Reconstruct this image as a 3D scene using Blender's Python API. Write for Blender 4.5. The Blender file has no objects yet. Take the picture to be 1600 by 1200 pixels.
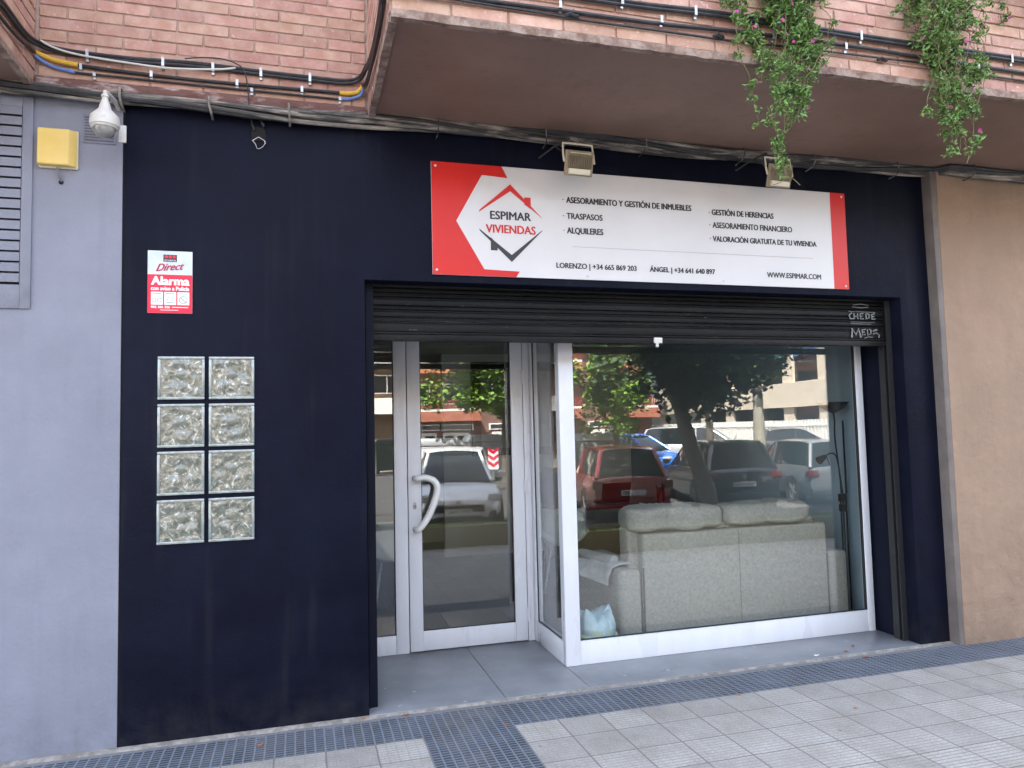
import bpy, bmesh, math, random
from mathutils import Vector, Matrix, noise
R = math.radians
scene = bpy.context.scene
COL = scene.collection
# ---------------------------------------------------------------- camera
cam_d = bpy.data.cameras.new('camera'); cam = bpy.data.objects.new('camera', cam_d); COL.objects.link(cam)
yaw, pitch, roll = 0.2812, 0.0645, -0.0240
fwd = Vector((math.sin(yaw)*math.cos(pitch), math.cos(yaw)*math.cos(pitch), math.sin(pitch)))
rt = Vector((math.cos(yaw), -math.sin(yaw), 0)); up = rt.cross(fwd)
r2 = math.cos(roll)*rt + math.sin(roll)*up; u2 = -math.sin(roll)*rt + math.cos(roll)*up
M = Matrix((r2, u2, -fwd)).transposed().to_4x4(); M.translation = Vector((0.2344, -4.3261, 1.5864))
cam.matrix_world = M
cam_d.sensor_fit = 'HORIZONTAL'; cam_d.sensor_width = 36; cam_d.lens = 1150.36/1600*36
cam_d.clip_start = 0.05; cam_d.clip_end = 1000
scene.camera = cam
# ---------------------------------------------------------------- light
SUN_AZ, SUN_EL = R(-36), R(54)            # azimuth from +Y towards +X
w = bpy.data.worlds.new('World'); scene.world = w; w.use_nodes = True
nt = w.node_tree; nt.nodes.clear()
sk = nt.nodes.new('ShaderNodeTexSky'); sk.sky_type = 'NISHITA'; sk.sun_disc = False
sk.sun_elevation = SUN_EL; sk.sun_rotation = SUN_AZ; sk.air_density = 1.0; sk.dust_density = 1.2
bg = nt.nodes.new('ShaderNodeBackground'); bg.inputs['Strength'].default_value = 0.15
wo = nt.nodes.new('ShaderNodeOutputWorld')
hs = nt.nodes.new('ShaderNodeHueSaturation'); hs.inputs['Saturation'].default_value = .52; nt.links.new(sk.outputs[0], hs.inputs['Color']); nt.links.new(hs.outputs[0], bg.inputs[0]); nt.links.new(bg.outputs[0], wo.inputs[0])
sd = bpy.data.lights.new('sun', 'SUN'); sd.energy = 4.5; sd.angle = R(0.5); sd.color = (1, .95, .87)
so = bpy.data.objects.new('sun', sd); COL.objects.link(so)
dv = Vector((math.sin(SUN_AZ)*math.cos(SUN_EL), math.cos(SUN_AZ)*math.cos(SUN_EL), math.sin(SUN_EL)))
so.rotation_euler = dv.to_track_quat('Z', 'Y').to_euler(); so.location = (0, 30, 40)
vs = scene.view_settings; vs.view_transform = 'Standard'; vs.look = 'None'; vs.gamma = 1; vs.exposure = 2.97
scene.cycles.max_bounces = 10; scene.cycles.transparent_max_bounces = 24; scene.cycles.glossy_bounces = 6
scene.cycles.diffuse_bounces = 5; scene.cycles.sample_clamp_indirect = 6
rnd = random.Random(7)

# ---------------------------------------------------------------- helpers
def tag(o, label=None, cat=None, group=None, kind=None):
    if label: o['label'] = label
    if cat: o['category'] = cat
    if group: o['group'] = group
    if kind: o['kind'] = kind
    return o
def empty(name, loc=(0, 0, 0), rz=0, label=None, cat=None, group=None):
    o = bpy.data.objects.new(name, None); COL.objects.link(o); o.location = loc; o.rotation_euler = (0, 0, rz)
    o.empty_display_size = .1
    return tag(o, label, cat, group)
def copy_tree(o, parent=None):
    c = o.copy(); COL.objects.link(c)
    if parent: c.parent = parent
    for ch in o.children: copy_tree(ch, c)
    return c
class MB:
    def __init__(s): s.v = []; s.f = []; s.m = []
    def add(s, vs, fs, mi=0):
        b = len(s.v); s.v += [tuple(v) for v in vs]; s.f += [tuple(b+i for i in f) for f in fs]; s.m += [mi]*len(fs); return s
    def box(s, x0, x1, y0, y1, z0, z1, mi=0, M=None):
        if x0 > x1: x0, x1 = x1, x0
        if y0 > y1: y0, y1 = y1, y0
        if z0 > z1: z0, z1 = z1, z0
        v = [Vector(p) for p in ((x0,y0,z0),(x1,y0,z0),(x1,y1,z0),(x0,y1,z0),(x0,y0,z1),(x1,y0,z1),(x1,y1,z1),(x0,y1,z1))]
        if M: v = [M @ p for p in v]
        return s.add(v, [(0,3,2,1),(4,5,6,7),(0,1,5,4),(1,2,6,5),(2,3,7,6),(3,0,4,7)], mi)
    def tube(s, pts, r, n=8, mi=0, cap=True, jitter=0):
        pts = [Vector(p) for p in pts]; rs = r if isinstance(r, (list, tuple)) else [r]*len(pts)
        rings = []; prev = None
        for i, p in enumerate(pts):
            if i == 0: d = pts[1]-p
            elif i == len(pts)-1: d = p-pts[-2]
            else: d = pts[i+1]-pts[i-1]
            d.normalize()
            if prev is None:
                a = Vector((0, 0, 1)) if abs(d.z) < .9 else Vector((1, 0, 0)); prev = d.cross(a).normalized()
            prev = (prev - d*prev.dot(d)).normalized(); q = d.cross(prev)
            rr = rs[i]*(1+(rnd.uniform(-jitter, jitter) if jitter else 0))
            rings.append([p+(prev*math.cos(2*math.pi*k/n)+q*math.sin(2*math.pi*k/n))*rr for k in range(n)])
        v = [x for rg in rings for x in rg]; f = []
        for i in range(len(rings)-1):
            for k in range(n):
                a = i*n+k; b = i*n+(k+1) % n; f.append((a, b, b+n, a+n))
        if cap: f.append(tuple(range(n))[::-1]); f.append(tuple((len(rings)-1)*n+k for k in range(n)))
        return s.add(v, f, mi)
    def lathe(s, prof, c=(0, 0, 0), n=20, mi=0, M=None):
        v = []; f = []
        for (r, z) in prof:
            for k in range(n):
                p = Vector((r*math.cos(2*math.pi*k/n), r*math.sin(2*math.pi*k/n), z))
                if M: p = M @ p
                v.append(p+Vector(c))
        for i in range(len(prof)-1):
            for k in range(n):
                a = i*n+k; b = i*n+(k+1) % n; f.append((a, b, b+n, a+n))
        return s.add(v, f, mi)
    def prism(s, poly, y0, y1, mi=0):       # polygon in XZ extruded along Y
        n = len(poly); v = [(x, y0, z) for x, z in poly]+[(x, y1, z) for x, z in poly]
        f = [tuple(range(n)), tuple(range(2*n-1, n-1, -1))]+[(i, i+n, (i+1) % n+n, (i+1) % n) for i in range(n)]
        return s.add(v, f, mi)
    def build(s, name, mats, parent=None, smooth=False, bevel=0, seg=2, sub=0, angle=40):
        me = bpy.data.meshes.new(name); me.from_pydata(s.v, [], s.f)
        mats = mats if isinstance(mats, (list, tuple)) else [mats]
        for m in mats: me.materials.append(m)
        me.polygons.foreach_set('material_index', s.m)
        bm = bmesh.new(); bm.from_mesh(me)
        bmesh.ops.recalc_face_normals(bm, faces=bm.faces)
        if bevel:
            es = [e for e in bm.edges if len(e.link_faces) == 2 and e.calc_face_angle(0) > R(30)]
            bmesh.ops.bevel(bm, geom=es, offset=bevel, segments=seg, affect='EDGES', profile=.5, clamp_overlap=True)
        bm.to_mesh(me); bm.free()
        if smooth or bevel:
            me.polygons.foreach_set('use_smooth', [True]*len(me.polygons))
            me.set_sharp_from_angle(angle=R(angle))
        me.update()
        o = bpy.data.objects.new(name, me); COL.objects.link(o)
        if parent: o.parent = parent
        if sub:
            md = o.modifiers.new('sub', 'SUBSURF'); md.levels = sub; md.render_levels = sub
        return o

# ---------------------------------------------------------------- materials
MATS = {}
def mat(name, col, rough=.6, col2=None, nscale=6, ndet=6, bump=0, bscale=40, bdist=.01, metal=0, spec=.5, coat=0, c2pos=(.4, .65), speck=None, island=0, stretch=None, coat_rough=.1, dirt=None):
    if name in MATS: return MATS[name]
    m = bpy.data.materials.new(name); m.use_nodes = True; MATS[name] = m
    nt = m.node_tree; N = nt.nodes; L = nt.links; p = N['Principled BSDF']
    p.inputs['Base Color'].default_value = (*col, 1); p.inputs['Roughness'].default_value = rough
    p.inputs['Metallic'].default_value = metal; p.inputs['Specular IOR Level'].default_value = spec
    p.inputs['Coat Weight'].default_value = coat; p.inputs['Coat Roughness'].default_value = coat_rough
    tc = N.new('ShaderNodeTexCoord'); src = tc.outputs['Object']
    if stretch:
        mp = N.new('ShaderNodeMapping'); mp.inputs['Scale'].default_value = stretch; L.new(src, mp.inputs[0]); src = mp.outputs[0]
    cur = None
    if col2:
        n = N.new('ShaderNodeTexNoise'); n.inputs['Scale'].default_value = nscale; n.inputs['Detail'].default_value = ndet
        n.inputs['Roughness'].default_value = .62; L.new(src, n.inputs['Vector'])
        r = N.new('ShaderNodeValToRGB'); r.color_ramp.elements[0].position = c2pos[0]; r.color_ramp.elements[1].position = c2pos[1]
        r.color_ramp.elements[0].color = (*col, 1); r.color_ramp.elements[1].color = (*col2, 1)
        L.new(n.outputs[0], r.inputs[0]); cur = r.outputs[0]
        rr = N.new('ShaderNodeMapRange'); rr.inputs[3].default_value = rough*.85; rr.inputs[4].default_value = min(1, rough*1.15)
        L.new(n.outputs[0], rr.inputs[0]); L.new(rr.outputs[0], p.inputs['Roughness'])
    if island:
        g = N.new('ShaderNodeNewGeometry'); mr = N.new('ShaderNodeMapRange'); mr.inputs[3].default_value = 1-island; mr.inputs[4].default_value = 1+island
        L.new(g.outputs['Random Per Island'], mr.inputs[0])
        hs = N.new('ShaderNodeHueSaturation'); L.new(mr.outputs[0], hs.inputs['Value'])
        mr2 = N.new('ShaderNodeMath'); mr2.operation = 'MULTIPLY'; mr2.inputs[1].default_value = 37.7; L.new(g.outputs['Random Per Island'], mr2.inputs[0])
        fr = N.new('ShaderNodeMath'); fr.operation = 'FRACT'; L.new(mr2.outputs[0], fr.inputs[0])
        mr3 = N.new('ShaderNodeMapRange'); mr3.inputs[3].default_value = .5-.008; mr3.inputs[4].default_value = .5+.014; L.new(fr.outputs[0], mr3.inputs[0]); L.new(mr3.outputs[0], hs.inputs['Hue'])
        if cur: L.new(cur, hs.inputs['Color'])
        else: hs.inputs['Color'].default_value = (*col, 1)
        cur = hs.outputs[0]
    if speck:                                            # (colour, scale, threshold)
        n = N.new('ShaderNodeTexNoise'); n.inputs['Scale'].default_value = speck[1]; n.inputs['Detail'].default_value = 3; L.new(src, n.inputs['Vector'])
        r = N.new('ShaderNodeValToRGB'); r.color_ramp.elements[0].position = speck[2]; r.color_ramp.elements[1].position = speck[2]+.03
        r.color_ramp.elements[0].color = (0, 0, 0, 1); r.color_ramp.elements[1].color = (1, 1, 1, 1); L.new(n.outputs[0], r.inputs[0])
        mx = N.new('ShaderNodeMix'); mx.data_type = 'RGBA'; L.new(r.outputs[0], mx.inputs[0])
        if cur: L.new(cur, mx.inputs[6])
        else: mx.inputs[6].default_value = (*col, 1)
        mx.inputs[7].default_value = (*speck[0], 1); cur = mx.outputs[2]
    if dirt:                                             # splash dirt near the pavement: (colour, height, strength), drips: noise stretched down
        sx = N.new('ShaderNodeSeparateXYZ'); L.new(tc.outputs['Object'], sx.inputs[0])
        n = N.new('ShaderNodeTexNoise'); n.inputs['Scale'].default_value = 7; n.inputs['Detail'].default_value = 9; n.inputs['Roughness'].default_value = .68; L.new(tc.outputs['Object'], n.inputs['Vector'])
        mr = N.new('ShaderNodeMapRange'); mr.inputs[1].default_value = 0; mr.inputs[2].default_value = dirt[1]; mr.inputs[3].default_value = 1; mr.inputs[4].default_value = 0; L.new(sx.outputs[2], mr.inputs[0])
        m1 = N.new('ShaderNodeMath'); m1.operation = 'MULTIPLY'; L.new(mr.outputs[0], m1.inputs[0])
        r2_ = N.new('ShaderNodeMapRange'); r2_.inputs[1].default_value = .38; r2_.inputs[2].default_value = .68; L.new(n.outputs[0], r2_.inputs[0]); L.new(r2_.outputs[0], m1.inputs[1])
        mp2 = N.new('ShaderNodeMapping'); mp2.inputs['Scale'].default_value = (5, 5, .45); L.new(tc.outputs['Object'], mp2.inputs[0])
        n2 = N.new('ShaderNodeTexNoise'); n2.inputs['Scale'].default_value = 2.2; n2.inputs['Detail'].default_value = 7; L.new(mp2.outputs[0], n2.inputs['Vector'])
        r3_ = N.new('ShaderNodeMapRange'); r3_.inputs[1].default_value = .56; r3_.inputs[2].default_value = .80; r3_.inputs[4].default_value = .45; L.new(n2.outputs[0], r3_.inputs[0])
        ad = N.new('ShaderNodeMath'); ad.operation = 'ADD'; ad.use_clamp = True; L.new(m1.outputs[0], ad.inputs[0]); L.new(r3_.outputs[0], ad.inputs[1])
        m2 = N.new('ShaderNodeMath'); m2.operation = 'MULTIPLY'; m2.inputs[1].default_value = dirt[2]; L.new(ad.outputs[0], m2.inputs[0])
        mx = N.new('ShaderNodeMix'); mx.data_type = 'RGBA'; L.new(m2.outputs[0], mx.inputs[0])
        if cur: L.new(cur, mx.inputs[6])
        else: mx.inputs[6].default_value = (*col, 1)
        mx.inputs[7].default_value = (*dirt[0], 1); cur = mx.outputs[2]
    if cur: L.new(cur, p.inputs['Base Color'])
    if bump:
        n = N.new('ShaderNodeTexNoise'); n.inputs['Scale'].default_value = bscale; n.inputs['Detail'].default_value = 7; n.inputs['Roughness'].default_value = .6; L.new(src, n.inputs['Vector'])
        n2 = N.new('ShaderNodeTexNoise'); n2.inputs['Scale'].default_value = bscale*.09; n2.inputs['Detail'].default_value = 3; L.new(src, n2.inputs['Vector'])
        ad = N.new('ShaderNodeMath'); ad.operation = 'MULTIPLY_ADD'; ad.inputs[1].default_value = 3; L.new(n2.outputs[0], ad.inputs[0]); L.new(n.outputs[0], ad.inputs[2])
        b = N.new('ShaderNodeBump'); b.inputs['Strength'].default_value = bump; b.inputs['Distance'].default_value = bdist
        L.new(ad.outputs[0], b.inputs['Height']); L.new(b.outputs[0], p.inputs['Normal'])
    return m

def glass_mat(name, tint=(.93, .95, .94), f0=.11, rough=0.0, wav=0):
    m = bpy.data.materials.new(name); m.use_nodes = True; MATS[name] = m
    nt = m.node_tree; N = nt.nodes; L = nt.links; N.remove(N['Principled BSDF']); out = N['Material Output']
    tr = N.new('ShaderNodeBsdfTransparent'); tr.inputs[0].default_value = (*tint, 1)
    gl = N.new('ShaderNodeBsdfGlossy'); gl.inputs['Roughness'].default_value = rough; gl.inputs[0].default_value = (1, 1, 1, 1)
    lw = N.new('ShaderNodeLayerWeight'); lw.inputs[0].default_value = .5
    pw = N.new('ShaderNodeMath'); pw.operation = 'POWER'; pw.inputs[1].default_value = 5; L.new(lw.outputs['Facing'], pw.inputs[0])
    ma = N.new('ShaderNodeMath'); ma.operation = 'MULTIPLY_ADD'; ma.inputs[1].default_value = 1-f0; ma.inputs[2].default_value = f0; L.new(pw.outputs[0], ma.inputs[0])
    mx = N.new('ShaderNodeMixShader'); L.new(ma.outputs[0], mx.inputs[0]); L.new(tr.outputs[0], mx.inputs[1]); L.new(gl.outputs[0], mx.inputs[2])
    L.new(mx.outputs[0], out.inputs[0])
    if wav:
        tc = N.new('ShaderNodeTexCoord'); n = N.new('ShaderNodeTexNoise'); n.inputs['Scale'].default_value = 1.7; n.inputs['Detail'].default_value = 1
        L.new(tc.outputs['Object'], n.inputs['Vector']); b = N.new('ShaderNodeBump'); b.inputs['Strength'].default_value = wav; b.inputs['Distance'].default_value = .01
        L.new(n.outputs[0], b.inputs['Height']); L.new(b.outputs[0], gl.inputs['Normal'])
    return m

NAVY = mat('navy_paint', (.0034, .0044, .0125), .55, (.0056, .0072, .0185), 2.2, 7, dirt=((.035, .034, .038), .30, .55), bump=.5, bscale=55, bdist=.006, spec=.10, speck=((.05, .05, .055), 42, .775))
NAVYD = mat('navy_reveal_paint', (.0028, .0042, .012), .6, (.004, .006, .016), 3, bump=.2, bscale=60, bdist=.004, spec=.15)
GREYW = mat('grey_wall_paint', (.190, .198, .248), .55, (.228, .236, .292), 1.6, 7, dirt=((.13, .13, .15), .35, .6), bump=.4, bscale=45, bdist=.008, speck=((.36, .36, .40), 30, .77))
TANW = mat('tan_render', (.30, .205, .145), .85, (.355, .245, .175), 2.5, 8, dirt=((.20, .14, .10), .30, .6), bump=.9, bscale=120, bdist=.006, speck=((.25, .18, .13), 90, .70))
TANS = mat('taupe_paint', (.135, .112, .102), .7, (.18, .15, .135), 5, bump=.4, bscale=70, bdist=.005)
BRICK = mat('pink_brick', (.44, .235, .178), .75, (.56, .35, .28), 9, 8, bump=.6, bscale=90, bdist=.004, island=.13, speck=((.60, .42, .36), 38, .66))
MORT = mat('brick_mortar', (.36, .25, .20), .9, (.46, .34, .28), 20, bump=.7, bscale=120, bdist=.004)
SOFF = mat('soffit_brown_paint', (.205, .125, .094), .6, (.262, .163, .126), 1.6, 8, dirt=((.11, .06, .048), .01, .7), bump=.35, bscale=30, bdist=.006, speck=((.30, .26, .24), 24, .775))
RIM = mat('weathered_rim', (.17, .10, .075), .8, (.36, .27, .22), 14, 10, bump=1, bscale=60, bdist=.008, c2pos=(.38, .62))
LEDGE = mat('peeling_ledge_paint', (.14, .062, .048), .7, (.42, .33, .29), 16, 10, bump=1, bscale=50, bdist=.008, c2pos=(.5, .62), stretch=(.35, 1, 1))
WHITE = mat('white_aluminium', (.64, .65, .69), .28, (.70, .71, .74), 3, bump=.05, bscale=20, bdist=.002, coat=.3, stretch=(1, 1, .3))
BLACKR = mat('black_gasket', (.012, .012, .014), .5)
SHUT = mat('shutter_black', (.006, .0062, .0075), .45, (.014, .0135, .0135), 5, 8, bump=.4, bscale=45, bdist=.004, spec=.14, stretch=(.25, 1, 1), speck=((.16, .14, .12), 60, .735))
CABK = mat('black_cable', (.012, .012, .014), .45, (.03, .03, .033), 20, bump=.2)
CABO = mat('dusty_cable', (.035, .032, .03), .75, (.30, .26, .225), 20, 8, bump=.8, bscale=60, bdist=.006, c2pos=(.47, .66), stretch=(.22, 1, 1))
CABG = mat('grey_dusty_cable', (.075, .07, .065), .8, (.40, .35, .30), 16, 8, bump=.8, bscale=50, bdist=.006, c2pos=(.45, .66), stretch=(.2, 1, 1))
CABW = mat('white_cable', (.62, .60, .56), .5)
CABY = mat('yellow_conduit', (.72, .42, .04), .5)
CABB = mat('blue_conduit', (.12, .22, .52), .5)
STEEL = mat('galvanised_clip', (.5, .5, .5), .35, (.32, .31, .30), 60, metal=.8)
ALU = mat('floodlight_body', (.26, .215, .15), .5, (.36, .30, .21), 14, metal=.25)
CREAM = mat('cream_plastic', (.72, .66, .52), .5)
SIGNW = mat('sign_white', (.61, .60, .61), .35, (.65, .64, .65), 1.2, coat=.25, coat_rough=.25)
SIGNR = mat('sign_red', (.56, .010, .010), .4, (.62, .016, .012), 1.2, spec=.35, coat=.10, coat_rough=.25)
SIGNK = mat('sign_black', (.015, .015, .02), .4)
YEL = mat('yellow_plastic', (.70, .49, .13), .45, (.74, .54, .18), 5, bump=.1)
CAMW = mat('camera_white', (.62, .60, .56), .4, (.42, .40, .36), 24, c2pos=(.55, .75), bump=.1)
DARK = mat('dark_hole', (.008, .008, .009), .9)
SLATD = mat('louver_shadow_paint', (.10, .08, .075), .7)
THRESH = mat('threshold_stone', (.175, .185, .205), .42, (.245, .255, .275), 2.2, 10, bump=.25, bscale=80, bdist=.003, coat=.2, speck=((.36, .35, .33), 16, .70))
CEM = mat('cement_strip', (.20, .18, .16), .9, (.36, .33, .30), 18, 8, bump=1, bscale=90, bdist=.008)
STKW = mat('sticker_silver', (.60, .66, .68), .4, (.50, .56, .60), 14)
STKR = mat('sticker_red', (.66, .008, .045), .4)
STKT = mat('sticker_white', (.88, .86, .86), .5)
STKK = mat('sticker_black', (.02, .02, .025), .5)
STKM = mat('sticker_script', (.42, .01, .06), .5)
STKG = mat('sticker_pictogram', (.12, .22, .20), .5)
GRAF = mat('silver_marker', (.22, .23, .23), .6, (.07, .07, .07), 30, c2pos=(.48, .75))
SOFA = mat('sofa_suede', (.35, .325, .285), .8, (.47, .44, .39), 46, 9, bump=.3, bscale=150, bdist=.003, c2pos=(.36, .66))
SEAM = mat('sofa_seam', (.13, .125, .12), .8)
COVER = mat('throw_cloth', (.42, .41, .40), .9, (.52, .51, .49), 14, bump=.5, bscale=80, bdist=.004)
BAG = mat('bin_liner_blue', (.42, .58, .68), .35, (.62, .75, .82), 9, bump=.4, bscale=14, bdist=.01)
BAGY = mat('bin_liner_yellow', (.66, .70, .42), .5, (.72, .76, .55), 10)
WALLI = mat('office_wall_paint', (.80, .79, .75), .8, (.84, .83, .79), 2)
WALLB = mat('office_side_wall_blue', (.38, .47, .54), .5, (.42, .50, .57), 2)
FLOORI = mat('office_floor', (.045, .035, .028), .4, (.075, .06, .05), 6, stretch=(.3, 4, 1))
CEILI = mat('office_ceiling', (.78, .78, .76), .8)
REDL = mat('red_lacquer', (.23, .008, .010), .25, coat=.6)
CHW = mat('chair_shell', (.66, .68, .64), .4)
LAPK = mat('laptop_black', (.012, .012, .014), .3)
PURP = mat('purple_cloth', (.11, .012, .09), .9, (.16, .02, .12), 12)
NAVC = mat('navy_cloth', (.02, .03, .10), .9)
PINKC = mat('pink_cloth', (.42, .15, .17), .9)
WOODB = mat('brown_panel', (.12, .065, .03), .6, (.17, .09, .04), 9, stretch=(.2, 1, 1))
LAMPK = mat('lamp_black', (.014, .014, .016), .35)
ASPH = mat('asphalt', (.050, .050, .052), .85, (.066, .065, .064), 4, 9, bump=.5, bscale=160, bdist=.004)
PAVL = mat('far_paving', (.30, .25, .21), .85, (.36, .31, .26), 1.5)
BARK = mat('bark', (.10, .085, .065), .9, (.17, .15, .12), 12, bump=1, bscale=30, bdist=.02)
BARKP = mat('pale_bark', (.24, .22, .17), .9, (.34, .31, .25), 8, bump=.5, bscale=30, bdist=.02)
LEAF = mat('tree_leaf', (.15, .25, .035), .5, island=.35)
LEAFD = mat('shade_toned_leaf', (.035, .06, .018), .55, island=.35)  # darker copy of the leaf, building shade on the near crown put into its colour
LEAFP = mat('plant_leaf', (.125, .215, .05), .45, island=.45)
STEM = mat('plant_stem', (.14, .12, .05), .7, island=.3)
FLOW = mat('magenta_petal', (.62, .03, .34), .6, island=.2)
DRYL = mat('dry_leaf', (.42, .16, .06), .8, island=.3)
TYRE = mat('tyre_rubber', (.015, .015, .016), .8)
RIMM = mat('wheel_rim', (.42, .42, .44), .3, metal=.8)
CARG = mat('car_glass', (.012, .016, .018), .04, spec=.8)
LAMPR = mat('tail_lamp', (.085, .006, .006), .3, coat=1)
LAMPW = mat('head_lamp', (.62, .64, .66), .25, metal=.1, coat=1)
PLATE = mat('number_plate', (.6, .62, .64), .4)
BLKP = mat('black_plastic', (.018, .018, .02), .5)
PANE = glass_mat('window_glass', wav=.03)
def paint(n, c): return mat(n, c, .3, coat=1, metal=.15)

# pavement shader: 25 cm tiles each with a grid of raised bars; dark tiles along the facade and in a cross band
def paving():
    m = bpy.data.materials.new('pavement_tiles'); m.use_nodes = True
    nt = m.node_tree; N = nt.nodes; L = nt.links; p = N['Principled BSDF']
    def MA(op, a, b=None, c=None):
        n = N.new('ShaderNodeMath'); n.operation = op
        for i, x in enumerate((a, b, c)):
            if x is None: continue
            if isinstance(x, (int, float)): n.inputs[i].default_value = x
            else: L.new(x, n.inputs[i])
        return n.outputs[0]
    tc = N.new('ShaderNodeTexCoord'); sp = N.new('ShaderNodeSeparateXYZ')
    wn = N.new('ShaderNodeTexNoise'); wn.inputs['Scale'].default_value = 5; wn.inputs['Detail'].default_value = 2; L.new(tc.outputs['Object'], wn.inputs['Vector'])
    vm = N.new('ShaderNodeVectorMath'); vm.operation = 'MULTIPLY_ADD'; vm.inputs[1].default_value = (.006, .006, 0); L.new(wn.outputs['Color'], vm.inputs[0]); L.new(tc.outputs['Object'], vm.inputs[2])
    L.new(vm.outputs[0], sp.inputs[0]); X, Y = sp.outputs[0], sp.outputs[1]
    P = .2475
    tx = MA('DIVIDE', MA('SUBTRACT', X, 1.591-20*P), P); ty = MA('DIVIDE', MA('ADD', Y, .865+40*P), P)
    ix, iy = MA('FLOOR', tx), MA('FLOOR', ty); fx, fy = MA('FRACT', tx), MA('FRACT', ty)
    cx, cy = MA('FRACT', MA('MULTIPLY', fx, 5)), MA('FRACT', MA('MULTIPLY', fy, 9))
    def edge(f, wd):  # 0 at the edge, 1 in the body
        e = MA('MINIMUM', f, MA('SUBTRACT', 1, f)); n = N.new('ShaderNodeMapRange'); n.interpolation_type = 'SMOOTHSTEP'; n.inputs[1].default_value = wd*.45; n.inputs[2].default_value = wd; L.new(e, n.inputs[0]); return n.outputs[0]
    bar = MA('MULTIPLY', MA('MULTIPLY_ADD', edge(cx, .10), .6, .4), edge(cy, .22)); dbar_m = MA('MULTIPLY', edge(cx, .12), edge(cy, .20)); joint = MA('MULTIPLY', edge(fx, .022), edge(fy, .022))
    h = MA('MULTIPLY', bar, joint)
    # wear
    wn2 = N.new('ShaderNodeTexNoise'); wn2.inputs['Scale'].default_value = 3.5; wn2.inputs['Detail'].default_value = 9; wn2.inputs['Roughness'].default_value = .7; L.new(tc.outputs['Object'], wn2.inputs['Vector'])
    fine = N.new('ShaderNodeTexNoise'); fine.inputs['Scale'].default_value = 90; fine.inputs['Detail'].default_value = 6; L.new(tc.outputs['Object'], fine.inputs['Vector'])
    cb = N.new('ShaderNodeCombineXYZ'); L.new(ix, cb.inputs[0]); L.new(iy, cb.inputs[1])
    wh = N.new('ShaderNodeTexWhiteNoise'); wh.noise_dimensions = '2D'; L.new(cb.outputs[0], wh.inputs['Vector'])
    # dark mask: rows next to the facade, or two-tile band
    dk1 = MA('GREATER_THAN', Y, -.865+2*P-.012)
    b1 = MA('MULTIPLY', MA('GREATER_THAN', X, 1.591-3*P), MA('LESS_THAN', X, 1.591-P))
    dark = MA('MAXIMUM', dk1, b1)
    def mixc(f, a, b):
        n = N.new('ShaderNodeMix'); n.data_type = 'RGBA'
        for i, x in ((0, f), (6, a), (7, b)):
            if isinstance(x, tuple): n.inputs[i].default_value = (*x, 1)
            else: L.new(x, n.inputs[i])
        return n.outputs[2]
    lt = mixc(wh.outputs[0], (.385, .362, .33), (.505, .48, .445))
    wr = N.new('ShaderNodeValToRGB'); wr.color_ramp.elements[0].position = .35; wr.color_ramp.elements[1].position = .7
    wr.color_ramp.elements[0].color = (.80, .76, .70, 1); wr.color_ramp.elements[1].color = (1.12, 1.12, 1.14, 1); L.new(wn2.outputs[0], wr.inputs[0])
    def mul(a, b):
        n = N.new('ShaderNodeMix'); n.data_type = 'RGBA'; n.blend_type = 'MULTIPLY'; n.inputs[0].default_value = 1; L.new(a, n.inputs[6]); L.new(b, n.inputs[7]); return n.outputs[2]
    lbar = mul(lt, wr.outputs[0]); lgr = mixc(wn2.outputs[0], (.29, .28, .262), (.40, .385, .36))
    lightt = mixc(joint, (.20, .188, .172), mixc(bar, lgr, lbar))
    df = N.new('ShaderNodeMapRange'); df.inputs[1].default_value = .42; df.inputs[2].default_value = .66; L.new(wn2.outputs[0], df.inputs[0])
    dbar = mixc(df.outputs[0], (.040, .048, .064), (.105, .12, .15)); dgr = mixc(wn2.outputs[0], (.16, .18, .22), (.25, .275, .32))
    darkt = mixc(dbar_m, dgr, dbar)
    # worn pale edge close to the wall
    ew = MA('GREATER_THAN', MA('ADD', Y, MA('MULTIPLY', wn2.outputs[0], .10)), -.018)
    darkt = mixc(ew, darkt, (.22, .22, .235))
    c = mixc(dark, lightt, darkt)
    vo = N.new('ShaderNodeTexVoronoi'); vo.inputs['Scale'].default_value = 3.1; vo.inputs['Randomness'].default_value = 1; L.new(tc.outputs['Object'], vo.inputs['Vector'])
    gm = N.new('ShaderNodeMapRange'); gm.inputs[1].default_value = .035; gm.inputs[2].default_value = .055; gm.inputs[3].default_value = .55; gm.inputs[4].default_value = 0; L.new(MA('ADD', vo.outputs['Distance'], MA('MULTIPLY', wn2.outputs[0], .035)), gm.inputs[0])
    c = mixc(gm.outputs[0], c, (.10, .095, .09))
    st_ = N.new('ShaderNodeTexNoise'); st_.inputs['Scale'].default_value = 1.3; st_.inputs['Detail'].default_value = 10; st_.inputs['Roughness'].default_value = .75; L.new(tc.outputs['Object'], st_.inputs['Vector'])
    sr_ = N.new('ShaderNodeMapRange'); sr_.inputs[1].default_value = .53; sr_.inputs[2].default_value = .72; sr_.inputs[4].default_value = .55; L.new(st_.outputs[0], sr_.inputs[0])
    c = mixc(sr_.outputs[0], c, (.21, .195, .175))
    sn = N.new('ShaderNodeValToRGB'); sn.color_ramp.elements[0].position = .3; sn.color_ramp.elements[1].position = .75; sn.color_ramp.elements[0].color = (.78, .78, .78, 1); sn.color_ramp.elements[1].color = (1.15, 1.15, 1.15, 1); L.new(fine.outputs[0], sn.inputs[0])
    c = mul(c, sn.outputs[0]); L.new(c, p.inputs['Base Color']); p.inputs['Roughness'].default_value = .8
    hh = MA('ADD', h, MA('MULTIPLY', fine.outputs[0], .35)); b = N.new('ShaderNodeBump'); b.inputs['Strength'].default_value = .8; b.inputs['Distance'].default_value = .004
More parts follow.
